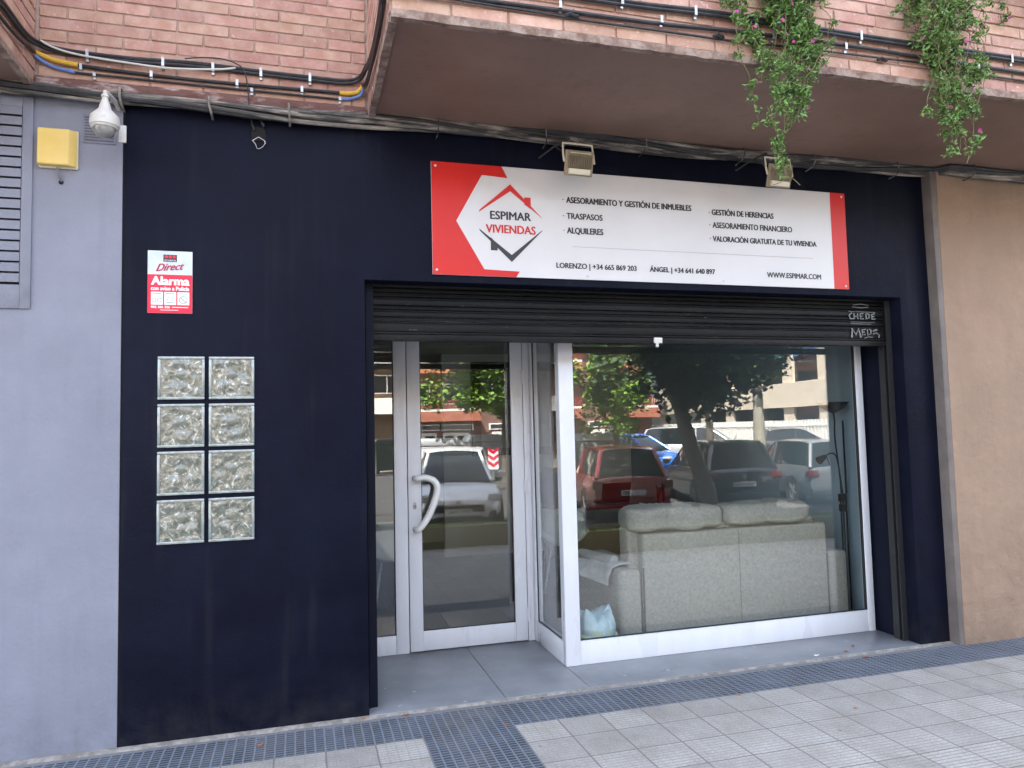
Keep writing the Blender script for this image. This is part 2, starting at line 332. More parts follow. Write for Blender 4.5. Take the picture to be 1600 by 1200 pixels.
    L.new(hh, b.inputs['Height']); L.new(b.outputs[0], p.inputs['Normal'])
    return m

def text_mesh(txt, x0, x1, z0, z1, y, m, name, parent=None, bold=.02, shear=0, depth=.0012, space=1.0, align=None, height=None, tz=0):
    cu = bpy.data.curves.new(name, 'FONT'); cu.body = txt; cu.size = 1; cu.offset = 0; cu.shear = shear; cu.extrude = .001; cu.resolution_u = 3; cu.space_character = space
    to = bpy.data.objects.new('tmp', cu); COL.objects.link(to)
    dg = bpy.context.evaluated_depsgraph_get(); me = bpy.data.meshes.new_from_object(to.evaluated_get(dg)); bpy.data.objects.remove(to); bpy.data.curves.remove(cu)
    xs = [v.co.x for v in me.vertices]; ys = [v.co.y for v in me.vertices]
    bx0, bx1 = min(xs), max(xs); cap0, cap1 = min(ys), max(ys)
    sx = (x1-x0)/(bx1-bx0); sz = (z1-z0)/(cap1-cap0)
    for v in me.vertices:
        xx = x0+(v.co.x-bx0)*sx; zz = z0+(v.co.y-cap0)*sz; fr = v.co.z > 0
        v.co = (xx, y-(depth if fr else 0), zz+(xx-x0)*tz)
    if bold > 0:                        # heavier strokes: shifted copies, each a hair proud of the last
        bm = bmesh.new(); bm.from_mesh(me); me2 = me.copy(); hgt = z1-z0
        for q, (dx, dz) in enumerate(((-.5, 0), (.5, 0), (0, .4))):
            n0 = len(bm.verts); bm.from_mesh(me2); bm.verts.ensure_lookup_table(); wd = hgt*(.075+bold*1.8)
            for v in bm.verts[n0:]: v.co += Vector((dx*wd, -.00012*(q+1), dz*wd))
        bm.to_mesh(me); bm.free(); bpy.data.meshes.remove(me2)
    me.materials.clear(); me.materials.append(m)
    o = bpy.data.objects.new(name, me); COL.objects.link(o); o.parent = parent
    return o

# ================================================================= SETTING
def sheet(name, pts, m, th=.02):
    b = MB(); n = len(pts)
    b.add(pts, [tuple(range(n))]); o = b.build(name, m); return tag(o, kind='structure')
PAV = paving()
b = MB(); b.box(-14, 24, -5.9, .06, -.6, 0); tag(b.build('pavement', PAV), kind='structure')
prof = [(-5.9, -.16), (-7.2, -.36), (-13.5, -.38), (-18, -.10), (-22, -.02), (-120, 0)]
b = MB()
for i in range(len(prof)-1):
    (ya, za), (yb, zb) = prof[i], prof[i+1]; b.add([(-60, ya, za), (90, ya, za), (90, yb, zb), (-60, yb, zb)], [(0, 1, 2, 3)])
tag(b.build('road', ASPH), kind='structure')
b = MB(); b.add([(-60, -23, .004), (7.5, -23, .004), (7.5, -33, .02), (-60, -33, .02)], [(0, 1, 2, 3)]); tag(b.build('far_pavement', PAVL), kind='structure')
b = MB(); b.add([(-200, -140, -.9), (200, -140, -.9), (200, 120, -.9), (-200, 120, -.9)], [(0, 1, 2, 3)]); tag(b.build('ground', ASPH), kind='structure')
# threshold
b = MB()
b.box(.602, 1.396, -.012, 1.12, -.1, .014); b.box(1.4, 1.93, -.012, 1.12, -.1, .0145); b.box(1.934, 4.449, -.012, .47, -.1, .014)
tag(b.build('threshold_floor', THRESH, bevel=.002), kind='structure')
# irregular cement joint at the foot of the facade
b = MB(); xs = [-3+.05*i for i in range(190)]
vv = []; ff = []
for i, x in enumerate(xs):
    d = -.030-.014*noise.noise(Vector((x*6, 0, 0)))-.008*noise.noise(Vector((x*23, 4, 0)))
    if x < .6: d -= .010
    vv += [(x, -.002, .012), (x, d*.6, .010), (x, d, -.001)]
for i in range(len(xs)-1):
    for k in range(2): a = i*3+k; ff.append((a, a+1, a+4, a+3))
b.add(vv, ff); o = b.build('cement_strip', CEM, smooth=True); tag(o, kind='structure')

# ---------------------------------------------------------------- facade walls
TOP = 3.478
b = MB()
b.prism([(-.673, -.1), (.602, -.1), (.602, 2.494), (4.449, 2.494), (4.449, -.1), (4.712, -.1), (4.712, TOP-.01), (-.673, TOP-.01)], 0, .26)
nw = empty('navy_shop_wall', (0, 0, 0), 0, 'dark navy painted shopfront wall framing the entrance under the balcony', 'wall')
b.build('painted_wall', NAVY, nw, bevel=.004)
b = MB(); b.box(.602, .66, .105, 1.2, 0, 2.6); b.box(4.452, 4.6, .2605, .445, 0, 2.6)
b.box(.602, 4.449, .27, .40, 2.35, 2.6)
b.build('reveal', NAVYD, nw)
# hole in the wall with wire, near the top
hole = empty('broken_wall_socket', (.016, 0, 3.30), 0, 'dark hole with bare wire loop high on the navy wall', 'hole')
b = MB(); pts = [(-.036, .048), (-.01, .056), (.03, .05), (.04, .01), (.036, -.03), (-.005, -.026), (-.03, -.03), (-.038, .0)]
b.prism(pts, -.003, .0); b.build('cavity', DARK, hole)
b = MB(); b.tube([(-.035+.07*t+.006*math.sin(t*9), -.012-.01*math.sin(t*7), -.03-.045*math.sin(math.pi*t)) for t in [i/14 for i in range(15)]], .0016, 5)
b.tube([(-.03, -.012, -.03), (0, -.02, -.012), (.03, -.014, -.026), (.038, -.012, -.045)], .0022, 5); b.build('wire', CABW, hole)
b = MB(); b.tube([(-.04, -.003, .10), (-.032, -.012, .06), (-.02, -.01, .03)], .006, 6); b.tube([(.0, -.003, .12), (.012, -.012, .09), (.03, -.01, .055)], .008, 6, jitter=.2); b.build('stub', CABK, hole)

gw = empty('grey_neighbour_wall', (-3, 0, 0), 0, 'bluish grey painted wall to the left of the navy shopfront', 'wall')
b = MB(); b.box(-7, -2.2-.0, -.001, .3, -.1, TOP-.01); b.box(-2.2, -1.16, -.001, .3, -.1, 2.28); b.box(-2.2, -1.16, -.001, .3, 3.41, TOP-.01); b.box(-1.16, -.682, -.001, .3, -.1, TOP-.01)
o = b.build('painted_wall', GREYW, gw); o.location = (3, 0, 0)
b = MB(); b.box(-.6825, -.6725, .008, .1, 0, TOP-.02); o = b.build('joint', DARK, gw); o.location = (3, 0, 0)
# louver vent
lv = empty('louvered_vent', (-1.575, 0, 2.28), 0, 'tall grey louvered metal vent on the grey wall at the left edge', 'vent')
b = MB(); b.box(.42, .469, -.014, .03, 0, 1.13); b.box(-.6, .42, -.014, .03, 0, .125); b.box(-.6, .42, -.014, .03, 1.07, 1.13)
b.build('vent_frame', GREYW, lv, bevel=.003)
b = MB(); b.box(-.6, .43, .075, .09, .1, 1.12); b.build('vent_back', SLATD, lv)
z = .135
while z < 1.06:
    b = MB(); b.add([(-.6, -.010, z+.048), (.416, -.010, z+.048), (.416, -.008, z+.004), (-.6, -.008, z+.004), (-.6, .05, z+.068), (.416, .05, z+.068), (.416, .055, z+.062), (-.6, .055, z+.062)],
          [(0, 1, 2, 3), (0, 4, 5, 1), (4, 7, 6, 5), (3, 2, 6, 7), (0, 3, 7, 4), (1, 5, 6, 2)])
    b.build('slat', GREYW, lv); z += .0555
# small grille
gr = empty('wall_grille', (-.80, -.001, 3.255), 0, 'small painted slotted grille behind the dome camera on the grey wall', 'vent')
b = MB(); b.box(-.075, .085, -.006, 0, -.07, .085)
b.build('grille_plate', GREYW, gr, bevel=.002)
b = MB()
for i in range(9): b.box(-.066, .076, -.0085, -.0062, -.058+i*.0155, -.051+i*.0155)
b.build('grille_slots', mat('slot_shadow', (.09, .09, .11), .8), gr)

tw = empty('tan_neighbour_wall', (4.712, 0, 0), 0, 'rough tan rendered wall to the right of the navy shopfront', 'wall')
b = MB(); b.box(.0465, 9, -.083, .3, -.1, TOP-.03); b.build('rendered_wall', TANW, tw, bevel=.004)
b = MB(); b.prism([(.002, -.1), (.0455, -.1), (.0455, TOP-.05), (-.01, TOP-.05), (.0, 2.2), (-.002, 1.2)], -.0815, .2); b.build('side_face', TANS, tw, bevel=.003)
b = MB()
tr_ = MB()

# ---------------------------------------------------------------- brick building above
bb = empty('brick_apartment_building', (0, 2, 3.5), 0, 'pink brick apartment building with brown balcony undersides above the shop', 'building')
def bp(mb, name, m, **k):
    o = mb.build(name, m, bb, **k); o.location = (0, -2, -3.5); return o
BH, BL, JT = .0665, .2725, .0095
def bricks_x(mb, x0, x1, z0, z1, yface, depth=.02, off=0.):       # bricks on a face with normal -Y
    z = z0; row = 0
    while z < z1:
        x = x0-(BL*((row % 2)*.5+off*(.3 if row % 3 == 1 else 0))); hh = BH-JT
        while x < x1:
            a, c = max(x, x0), min(x+BL-JT, x1)
            if c-a > .02:
                j = rnd.uniform(-.0025, .0025); mb.box(a, c, yface+j, yface+depth, z, min(z+hh, z1))
            x += BL
        z += BH; row += 1
def bricks_y(mb, y0, y1, z0, z1, xface, sgn, depth=.02):
    z = z0; row = 0
    while z < z1:
        y = y0-(BL*.5*(row % 2)); hh = BH-JT
        while y < y1:
            a, c = max(y, y0), min(y+BL-JT, y1)
            if c-a > .02:
                j = rnd.uniform(-.002, .002); mb.box(xface-sgn*j, xface-sgn*depth, a, c, z, min(z+hh, z1))
            y += BL
        z += BH; row += 1
# recessed wall between the two bays
b = MB(); bricks_x(b, -1.09, .62, 3.53, 4.85, 0.0); bp(b, 'brick_wall', BRICK, bevel=.0025, seg=1)
b = MB(); b.box(-1.12, .66, .006, .3, 3.5, 16.5); bp(b, 'mortar_wall', MORT)
# main mass and upper storeys
b = MB(); b.box(-14, 22, .3, 12, 3.51, 17)
for k in range(1, 4):
    z = 3.5+k*3.0; b.box(.64, 6.6, -1.12, .3, z, z+1.1); b.box(-6.5, -1.12, -1.12, .3, z, z+1.1); b.box(7.8, 13, -1.12, .3, z, z+1.1)
bp(b, 'upper_storeys', BRICK)
# right bay: balcony parapet of bricks
b = MB(); bricks_x(b, .64, 6.6, 3.488, 4.6, -1.14, off=1); bp(b, 'balcony_front', BRICK, bevel=.0025, seg=1)
b = MB(); bricks_y(b, -1.115, -.004, 3.488, 4.6, .632, -1, .02); bp(b, 'balcony_side', BRICK, bevel=.0025, seg=1)
b = MB(); b.box(.655, 6.6, -1.133, -.01, 3.4865, 4.6); bp(b, 'balcony_mortar', MORT)
# left bay
b = MB(); bricks_y(b, -1.13, -.004, 3.488, 4.6, -1.104, 1, .02); bp(b, 'balcony_side', BRICK, bevel=.0025, seg=1)
b = MB(); b.box(-6.5, -1.127, -1.13, -.01, 3.4865, 4.6); bp(b, 'balcony_mortar', MORT)
# underside slabs and their lips
def lip(pts, wd, hgt, name='balcony_rim'):
    mb = MB(); mb.tube(pts, wd, 4); return mb
b = MB(); b.box(.665, 6.6, -1.105, -.0, 3.470, 3.484); b.box(-6.5, -1.135, -1.105, 0, 3.470, 3.484); bp(b, 'soffit', SOFF)
def rough_strip(p0, p1, wx, z0, z1, n, axis):
    mb = MB(); v = []; f = []
    for i in range(n+1):
        t = i/n; x = p0[0]+(p1[0]-p0[0])*t; y = p0[1]+(p1[1]-p0[1])*t
        a = .003*noise.noise(Vector((x*9, y*9, 1)))+.004*noise.noise(Vector((x*31, y*31, 2))); c = .006*noise.noise(Vector((x*13, y*13, 5)))
        if axis == 'x': q = [(x, y-.004+c, z1), (x, y-.004+c, z0+a), (x, y+wx, z0+a+.002), (x, y+wx, z1)]
        else: q = [(x-.004+c, y, z1), (x-.004+c, y, z0+a), (x+wx, y, z0+a+.002), (x+wx, y, z1)]
        v += q
    for i in range(n):
        for k in range(4): A = i*4+k; B = i*4+(k+1) % 4; f.append((A, B, B+4, A+4))
    f += [(0, 1, 2, 3), (n*4+3, n*4+2, n*4+1, n*4)]
    return mb.add(v, f)
bp(rough_strip((.635, -1.142), (6.6, -1.142), .035, 3.446, 3.4855, 260, 'x'), 'balcony_rim', RIM)
bp(rough_strip((.632, -1.10), (.632, -.03), .035, 3.446, 3.4855, 60, 'y'), 'balcony_rim', RIM)
bp(rough_strip((-1.131, -1.13), (-1.131, -.03), .030, 3.450, 3.4855, 60, 'y'), 'balcony_rim', RIM)
# ledge of peeling paint at the bottom of the recess
b = MB(); n = 120; v = []; f = []
for i in range(n+1):
    x = -1.098+i*(1.716/n); a = .005*noise.noise(Vector((x*8, 0, 0)))+.004*noise.noise(Vector((x*30, 0, 0)))
    v += [(x, .0, 3.53), (x, -.022, 3.522+a), (x, -.034+a, 3.500), (x, -.030+a*.5, 3.468+a), (x, .0, 3.462)]
for i in range(n):
    for k in range(4): A = i*5+k; f.append((A, A+1, A+6, A+5))
f += [(0, 1, 2, 3, 4), tuple(n*5+k for k in (4, 3, 2, 1, 0))]
b.add(v, f); bp(b, 'ledge', LEDGE, smooth=True)
b = MB(); b.box(-14, 22, .02, .3, 3.462, 3.50); bp(b, 'slab_edge', SOFF)

# ---------------------------------------------------------------- cable bundle over the shopfront
cb = empty('cable_bundle', (1.5, -.03, 3.44), 0, 'thick sagging bundle of old dusty cables running along the top of the shopfront', 'cables')
def off(o, root): o.location = -Vector(root.location); return o
def bundle_strand(k, m, r):
    mb = MB(); pts = []; ph = rnd.uniform(0, 6.3); fq = rnd.uniform(1.1, 2.4); rad = rnd.uniform(.010, .036)
    x = -4.0
    while x < 9.5:
        sag = -.007*math.sin(x*2.3+1)-.005*math.sin(x*5.1)
        cy = -.044+rad*math.cos(fq*x*1.3+ph)*.7-(.083 if x > 4.75 else 0); cz = 3.432+sag+rad*1.05*math.sin(fq*x+ph)+.006*noise.noise(Vector((x*3, k*7, 0)))
        pts.append((x, cy, cz)); x += .07
    mb.tube(pts, r, 7, jitter=.06); return mb
for k in range(14):
    m = [CABO, CABG, CABK, CABO, CABG][k % 5]; off(bundle_strand(k, m, rnd.uniform(.0085, .0165)).build('cable', m, cb, smooth=True), cb)
for x in (-.68, -.237, .184, 1.038, 1.717, 2.402, 3.13, 3.695, 4.406, 5.018):
    mb = MB(); dy = -.083 if x > 4.75 else 0; tl = rnd.uniform(-.012, .012)
    mb.tube([(x+tl, .0+dy, 3.478), (x+tl, -.06+dy, 3.480), (x, -.096+dy, 3.460), (x, -.100+dy, 3.418), (x-tl, -.075+dy, 3.382), (x-tl, .0+dy, 3.376)], .0065 if x < .6 else .0042, 6, jitter=.1)
    off(mb.build('clamp', CEM if x < .6 else CABO, cb, smooth=True), cb)

# cables on the recess wall and around the balcony
def smooth_path(pts, n=5):
    P = [Vector(p) for p in pts]; out = []
    for i in range(len(P)-1):
        p0 = P[max(i-1, 0)]; p1 = P[i]; p2 = P[i+1]; p3 = P[min(i+2, len(P)-1)]
        for k in range(n):
            t = k/n; out.append(.5*((2*p1)+(-p0+p2)*t+(2*p0-5*p1+4*p2-p3)*t*t+(-p0+3*p1-3*p2+p3)*t**3))
    out.append(P[-1]); return out
def cable(name, pts, r, m, label, clips=(), seg=5, twin=None, grp=None):
    root = empty(name, pts[0], 0, label, 'cable', grp)
    mb = MB(); mb.tube(smooth_path(pts, seg), r, 8); 
    if twin: mb.tube(smooth_path([(p[0]+twin[0], p[1]+twin[1], p[2]+twin[2]) for p in pts], seg), r*.8, 8)
    off(mb.build('sheath', m, root, smooth=True), root)
    return root
def clipat(root, x, y, z, h=.045, front=True):
    mb = MB(); mb.box(x-.007, x+.007, y-.016, y-.013, z-h/2, z+h/2); mb.box(x-.008, x+.008, y-.013, y+.012, z-h/2, z-h/2+.003); mb.box(x-.007, x+.007, y-.004, y+.01, z-h/2-.016, z-h/2)
    off(mb.build('clip', STEEL, root), root)
YR = -.012
a1 = cable('wall_cable', [(-1.088, -1.3, 3.60), (-1.088, -.85, 3.60), (-1.088, -.50, 3.64), (-1.088, -.2, 3.655), (-1.07, -.04, 3.69), (-1.0, YR, 3.685), (-.869, YR, 3.675), (-.615, YR, 3.673), (-.327, YR, 3.684), (.027, YR, 3.677), (.3, YR, 3.674), (.50, YR, 3.676), (.585, -.03, 3.70), (.610, -.15, 3.705), (.616, -.3, 3.665), (.616, -.55, 3.62), (.614, -.8, 3.61), (.612, -1.0, 3.63), (.614, -1.14, 3.66), (.66, -1.172, 3.67), (1.0, -1.164, 3.665), (1.8, -1.160, 3.668), (2.3, -1.160, 3.683), (3.2, -1.160, 3.678), (4.3, -1.160, 3.684), (6.6, -1.16, 3.68)], .0115, CABK, 'thick black double cable, the topmost line wrapping the brick wall and balcony', twin=(0, -.004, -.020))
for x in (-.855, -.482, -.225, .03, .30): clipat(a1, x, YR, 3.668, .05)
for x in (1.75, 2.15, 2.62, 3.15, 3.68, 4.2): clipat(a1, x, -1.16, 3.67, .05)
c1 = cable('wall_cable', [(-.904, YR, 3.604), (-.737, YR, 3.596), (-.428, YR, 3.589), (-.04, YR, 3.59), (.342, YR, 3.597), (.469, YR, 3.598)], .010, CABK, 'black cable between two yellow conduit ends on the recessed brick wall')
for x in (-.885, -.54, -.098, .255): clipat(c1, x, YR, 3.592, .034)
c2 = cable('yellow_conduit', [(-1.099, -.03, 3.645), (-1.05, YR, 3.63), (-1.004, YR, 3.616), (-.90, YR, 3.604)], .0125, CABY, 'short yellow conduit at the left end of the recessed brick wall')
c3 = cable('yellow_conduit', [(.468, YR, 3.598), (.52, YR, 3.599), (.57, YR, 3.612), (.60, -.04, 3.64)], .0125, CABY, 'short yellow conduit at the right end of the recessed brick wall beside the balcony')
d1 = cable('wall_cable', [(-.915, YR, 3.561), (-.676, YR, 3.561), (-.171, YR, 3.559), (.231, YR, 3.560), (.468, YR, 3.559)], .0068, CABK, 'thin black cable, lowest line on the recessed brick wall')
for x in (-.82, -.02, .47): clipat(d1, x, YR+.004, 3.56, .02)
d2 = cable('blue_conduit', [(-1.099, -.03, 3.625), (-1.06, YR, 3.60), (-1.009, YR, 3.578), (-.915, YR, 3.561)], .009, CABB, 'short blue conduit under the yellow one at the left end of the brick wall')
d3 = cable('blue_conduit', [(.468, YR, 3.560), (.53, YR, 3.568), (.585, YR-.01, 3.590), (.603, -.05, 3.62)], .009, CABB, 'short blue conduit at the right end of the brick wall beside the balcony')
e1 = cable('wall_cable', [(-1.07, -.05, 3.70), (-1.0, -.03, 3.675), (-.869, -.03, 3.651), (-.615, -.028, 3.636), (-.428, -.028, 3.633), (-.2, -.028, 3.655), (-.106, -.024, 3.676)], .0058, CABW, 'thin white cable sagging across the recessed brick wall')
e2 = cable('wall_cable', [(-.37, -.03, 3.696), (-.27, -.034, 3.712), (-.171, -.036, 3.714), (-.1, -.036, 3.695), (-.063, -.036, 3.665), (-.045, -.045, 3.60), (-.036, -.06, 3.52), (-.032, -.055, 3.456)], .0036, CABK, 'thin loose black wire looping down over the ledge from the brick wall')
f1 = cable('wall_cable', [(-1.085, -1.3, 3.545), (-1.085, -.6, 3.55), (-1.086, -.3, 3.575), (-1.088, -.15, 3.61), (-1.098, -.04, 3.64)], .0085, CABK, 'black cable along the side of the left balcony at the corner')
f2 = cable('wall_cable', [(.60, -.05, 3.64), (.612, -.15, 3.61), (.614, -.4, 3.575), (.614, -.8, 3.552), (.612, -1.1, 3.56), (.63, -1.168, 3.572), (.9, -1.160, 3.570), (1.423, -1.157, 3.577), (1.95, -1.157, 3.582), (2.458, -1.157, 3.602), (3.2, -1.157, 3.612), (3.9, -1.157, 3.603), (6.6, -1.157, 3.598)], .0105, CABK, 'middle black cable wrapping the right balcony side and front')
for x in (1.43, 1.96, 2.6, 3.05, 3.95, 4.5): clipat(f2, x, -1.157, 3.60, .036)
f3 = cable('wall_cable', [(.603, -.06, 3.62), (.610, -.3, 3.55), (.612, -1.0, 3.53), (.64, -1.162, 3.545), (1.2, -1.155, 3.555), (1.6, -1.155, 3.547), (2.05, -1.155, 3.549), (2.355, -1.155, 3.549), (2.874, -1.155, 3.563), (3.29, -1.155, 3.570), (3.57, -1.155, 3.574), (3.96, -1.155, 3.556), (6.6, -1.155, 3.562)], .0058, CABK, 'thin black cable, lowest line along the right balcony front')
for x in (1.49, 2.28, 3.29, 3.98):
    mb = MB(); mb.tube([(x-.03, -1.158, 3.556), (x-.01, -1.166, 3.562), (x+.012, -1.165, 3.554), (x+.03, -1.158, 3.558)], .009, 6, jitter=.3); off(mb.build('tape_wrap', CABK, f3, smooth=True), f3)

# ---------------------------------------------------------------- dome camera
dc = empty('dome_camera', (-.713, -.25, 3.15), 0, 'weathered white dome security camera hanging in front of the grey wall', 'camera')
b = MB(); b.lathe([(0, .225), (.010, .222), (.011, .205), (.017, .200), (.019, .190), (.013, .185), (.018, .165), (.026, .145), (.030, .125), (.048, .105), (.066, .085), (.071, .055), (.069, .035), (.060, .030), (0, .031)], n=28)
b.build('housing', CAMW, dc, smooth=True)
b = MB(); b.lathe([(.061, .034), (.0645, .028), (.060, .022), (.050, .020)], n=28); b.build('ring', CAMW, dc, smooth=True)
b = MB(); b.lathe([(.053, .026), (.051, .008), (.041, -.010), (.024, -.021), (0, -.025)], n=24)
b.build('lens_dome', mat('smoky_dome', (.16, .16, .16), .12, (.30, .29, .27), 16, coat=1), dc, smooth=True)
b = MB(); b.tube([(0, 0, .21), (.0, .06, .235), (.01, .16, .24), (.01, .249, .235)], .011, 10); b.build('arm', CAMW, dc, smooth=True)
b = MB(); b.box(.042, .078, .10, .113, -.002, .09); b.tube([(.06, .106, .07), (.05, .17, .09), (.03, .249, .10)], .012, 8); b.build('bracket', CAMW, dc, bevel=.003)
# alarm box
ab = empty('alarm_siren_box', (-.99, -.001, 3.03), 0, 'square yellow alarm siren box on the grey wall beside the louvered vent', 'alarm box')
b = MB(); b.box(-.089, .098, -.018, 0, .0, .21); b.build('back_plate', mat('alarm_back', (.60, .55, .42), .5), ab, bevel=.01, seg=3)
b = MB(); b.add([(-.088, -.016, .006), (.096, -.016, .006), (.096, -.016, .206), (-.088, -.016, .206), (-.086, -.052, .010), (.060, -.052, .010), (.060, -.052, .203), (-.086, -.052, .203)], [(0, 1, 5, 4), (1, 2, 6, 5), (2, 3, 7, 6), (3, 0, 4, 7), (4, 5, 6, 7), (0, 3, 2, 1)])
b.build('cover', YEL, ab, bevel=.008, seg=3)
b = MB(); b.tube([(.0, -.02, .002), (.008, -.022, -.03), (.016, -.012, -.055), (.016, .004, -.066)], .0052, 8); b.build('cable', mat('grey_cable', (.16, .16, .19), .5), ab, smooth=True)
b = MB(); b.lathe([(0, 0), (.0095, 0), (.012, .002)], n=14, M=Matrix.Rotation(R(90), 4, 'X')); o = b.build('cable_hole', DARK, ab); o.location = (.016, -.0015, -.070)

# ---------------------------------------------------------------- floodlights
def floodlight(loc, label, rz):
    t = empty('floodlight', loc, rz, label, 'floodlight', 'floodlights above the sign')
    Mt = Matrix.Rotation(R(16), 4, 'X')
    b = MB(); b.box(-.092, .092, 0, .014, -.078, .070, M=Mt); b.box(-.078, .078, .014, .028, -.068, .06, M=Mt); b.build('housing', ALU, t, bevel=.004)
    b = MB(); 
    for i in range(13): b.box(-.072+i*.012-.0018, -.072+i*.012+.0018, -.026, 0.001, -.032, .038, M=Mt)
    b.box(-.078, .078, -.008, .001, .044, .064, M=Mt)
    b.build('cooling_fins', ALU, t)
    b = MB(); b.box(-.070, .070, -.022, .001, -.070, -.036, M=Mt); b.build('driver_box', CREAM, t, bevel=.006)
    b = MB()
    for i in range(11): b.lathe([(0, -.012), (.0035, -.0115), (.0035, 0)], c=Mt @ Vector((-.06+i*.012, -.007, .054)), n=6, M=Mt @ Matrix.Rotation(R(-90), 4, 'X'))
    b.build('screws', CREAM, t)
    b = MB(); b.tube([(-.098, .0, -.0), (-.099, .01, .05), (-.096, .02, .122), (.0, .022, .124), (.096, .02, .122), (.099, .01, .05), (.098, 0, 0)], .0062, 6); b.build('bracket', CREAM, t, bevel=0)
    b = MB(); b.tube([(.0, .022, .122), (.0, .04, .16), (.0, .12, .20), (.0, .262, .205)], .011, 8); b.build('arm', CEM, t, smooth=True)
    b = MB(); b.tube([(-.03, .04, .02), (-.085, .06, .09), (-.10, .12, .13), (-.05, .17, .17), (-.02, .22, .19)], .005, 6); b.tube([(-.17, .24, .10), (-.1, .16, .15), (-.02, .12, .185), (.02, .1, .20)], .006, 6); b.build('power_lead', CABK, t, smooth=True)
    return t
floodlight((1.862, -.27, 3.195), 'bronze floodlight on a bracket, left one above the sign', R(2))
floodlight((3.272, -.27, 3.222), 'bronze floodlight on a bracket, right one under the trailing plant', R(2))

# ---------------------------------------------------------------- shop sign
sg = empty('shop_sign', (1.003, -.004, 2.538), 0, 'long white and red estate agency sign board above the roller shutter', 'sign')
def sp(mb, name, m, **k): return off(mb.build(name, m, sg, **k), sg)
b = MB(); b.box(1.003, 3.993, -.014, -.004, 2.538, 3.232); sp(b, 'board', SIGNW, bevel=.0015, seg=1)
b = MB()
pl = [(1.0035, 3.2315), (1.445, 3.2315), (1.482, 3.160), (1.318, 3.168), (1.152, 2.872), (1.322, 2.580), (1.548, 2.574), (1.524, 2.5385), (1.0035, 2.5385)]
def flat(mb, poly, y=-.0155): mb.add([(x, y, z) for x, z in poly], [tuple(range(len(poly)))])
b = MB(); b.prism([(1.0035, 3.2315), (1.445, 3.2315), (1.482, 3.160), (1.318, 3.168), (1.0035, 3.168)], -.0152, -.0142)
b.prism([(1.0035, 3.168), (1.318, 3.168), (1.152, 2.872), (1.0035, 2.872)], -.0152, -.0142)
b.prism([(1.0035, 2.872), (1.152, 2.872), (1.322, 2.580), (1.0035, 2.580)], -.0152, -.0142)
b.prism([(1.0035, 2.580), (1.322, 2.580), (1.548, 2.574), (1.524, 2.5385), (1.0035, 2.5385)], -.0152, -.0142)
sp(b, 'red_panel', SIGNR); b = MB(); b.prism([(3.868, 2.5385), (3.9925, 2.5385), (3.9925, 3.2315), (3.868, 3.2315)], -.0152, -.0142)
sp(b, 'red_panel', SIGNR)
ZC = 2.876; XC = 1.498
def band(p, q, w0, w1, inner):   # roof stroke
    return [p, q, (q[0]+inner[0]*w1, q[1]+inner[1]*w1), (p[0]+inner[0]*w0, p[1]+inner[1]*w0)]
b = MB()
b.prism([(XC, 3.122), (1.300, 2.950), (1.294, 2.936), (XC, 3.078)], -.0158, -.0144)
b.prism([(XC, 3.122), (XC, 3.078), (1.702, 2.918), (1.700, 2.922)], -.0158, -.0144)
b.prism([(1.588, 3.0), (1.588, 3.045), (1.630, 3.045), (1.630, 2.972)], -.0160, -.0146); sp(b, 'roof_logo', SIGNR)
b = MB()
b.prism([(XC, 2.632), (1.300, 2.818), (1.294, 2.832), (XC, 2.676)], -.0158, -.0144)
b.prism([(XC, 2.632), (XC, 2.676), (1.702, 2.842), (1.700, 2.836)], -.0158, -.0144)
b.prism([(1.366, 2.782), (1.366, 2.700), (1.408, 2.700), (1.408, 2.738)], -.0160, -.0146); sp(b, 'roof_logo', SIGNK)
def st(t, x0, x1, z0, z1, m=SIGNK, bold=.008, **k): 
    o = text_mesh(t, x0, x1, z0, z1, -.0146, m, 'lettering', sg, bold, **k); return off(o, sg)
st('ESPIMAR', 1.367, 1.628, 2.895, 2.946); st('VIVIENDAS', 1.338, 1.656, 2.810, 2.861, SIGNR)
st('·', 1.842, 1.849, 3.045, 3.052); st('ASESORAMIENTO Y GESTIÓN DE INMUEBLES', 1.868, 2.756, 3.028, 3.077)
st('·', 1.842, 1.849, 2.940, 2.947); st('TRASPASOS', 1.868, 2.112, 2.925, 2.963)
st('·', 1.842, 1.849, 2.846, 2.853); st('ALQUILERES', 1.868, 2.113, 2.824, 2.870)
st('·', 2.888, 2.895, 3.024, 3.031); st('GESTIÓN DE HERENCIAS', 2.912, 3.392, 3.012, 3.060)
st('·', 2.888, 2.895, 2.940, 2.947); st('ASESORAMIENTO FINANCIERO', 2.914, 3.538, 2.924, 2.963)
st('·', 2.888, 2.895, 2.846, 2.853); st('VALORACIÓN GRATUITA DE TU VIVIENDA', 2.912, 3.734, 2.831, 2.877)
st('LORENZO | +34 665 869 203', 1.790, 2.340, 2.596, 2.640, bold=.004); st('ÁNGEL | +34 641 640 897', 2.436, 2.916, 2.596, 2.648, bold=.004); st('WWW.ESPIMAR.COM', 3.322, 3.758, 2.600, 2.636, bold=.004)
b = MB(); b.box(1.899, 3.703, -.0152, -.0142, 2.7465, 2.7485); sp(b, 'divider_line', mat('thin_rule', (.36, .26, .26), .5))
for x, z in ((1.030, 3.205), (1.028, 2.566), (3.966, 3.206), (3.965, 2.560), (2.981, 3.211), (2.982, 2.566), (1.998, 2.564), (2.02, 3.211)):
    b = MB(); b.lathe([(0, .0045), (.006, .0035), (.0085, 0)], c=(x, -.015, z), n=12, M=Matrix.Rotation(R(90), 4, 'X')); sp(b, 'screw', SIGNW, smooth=True)

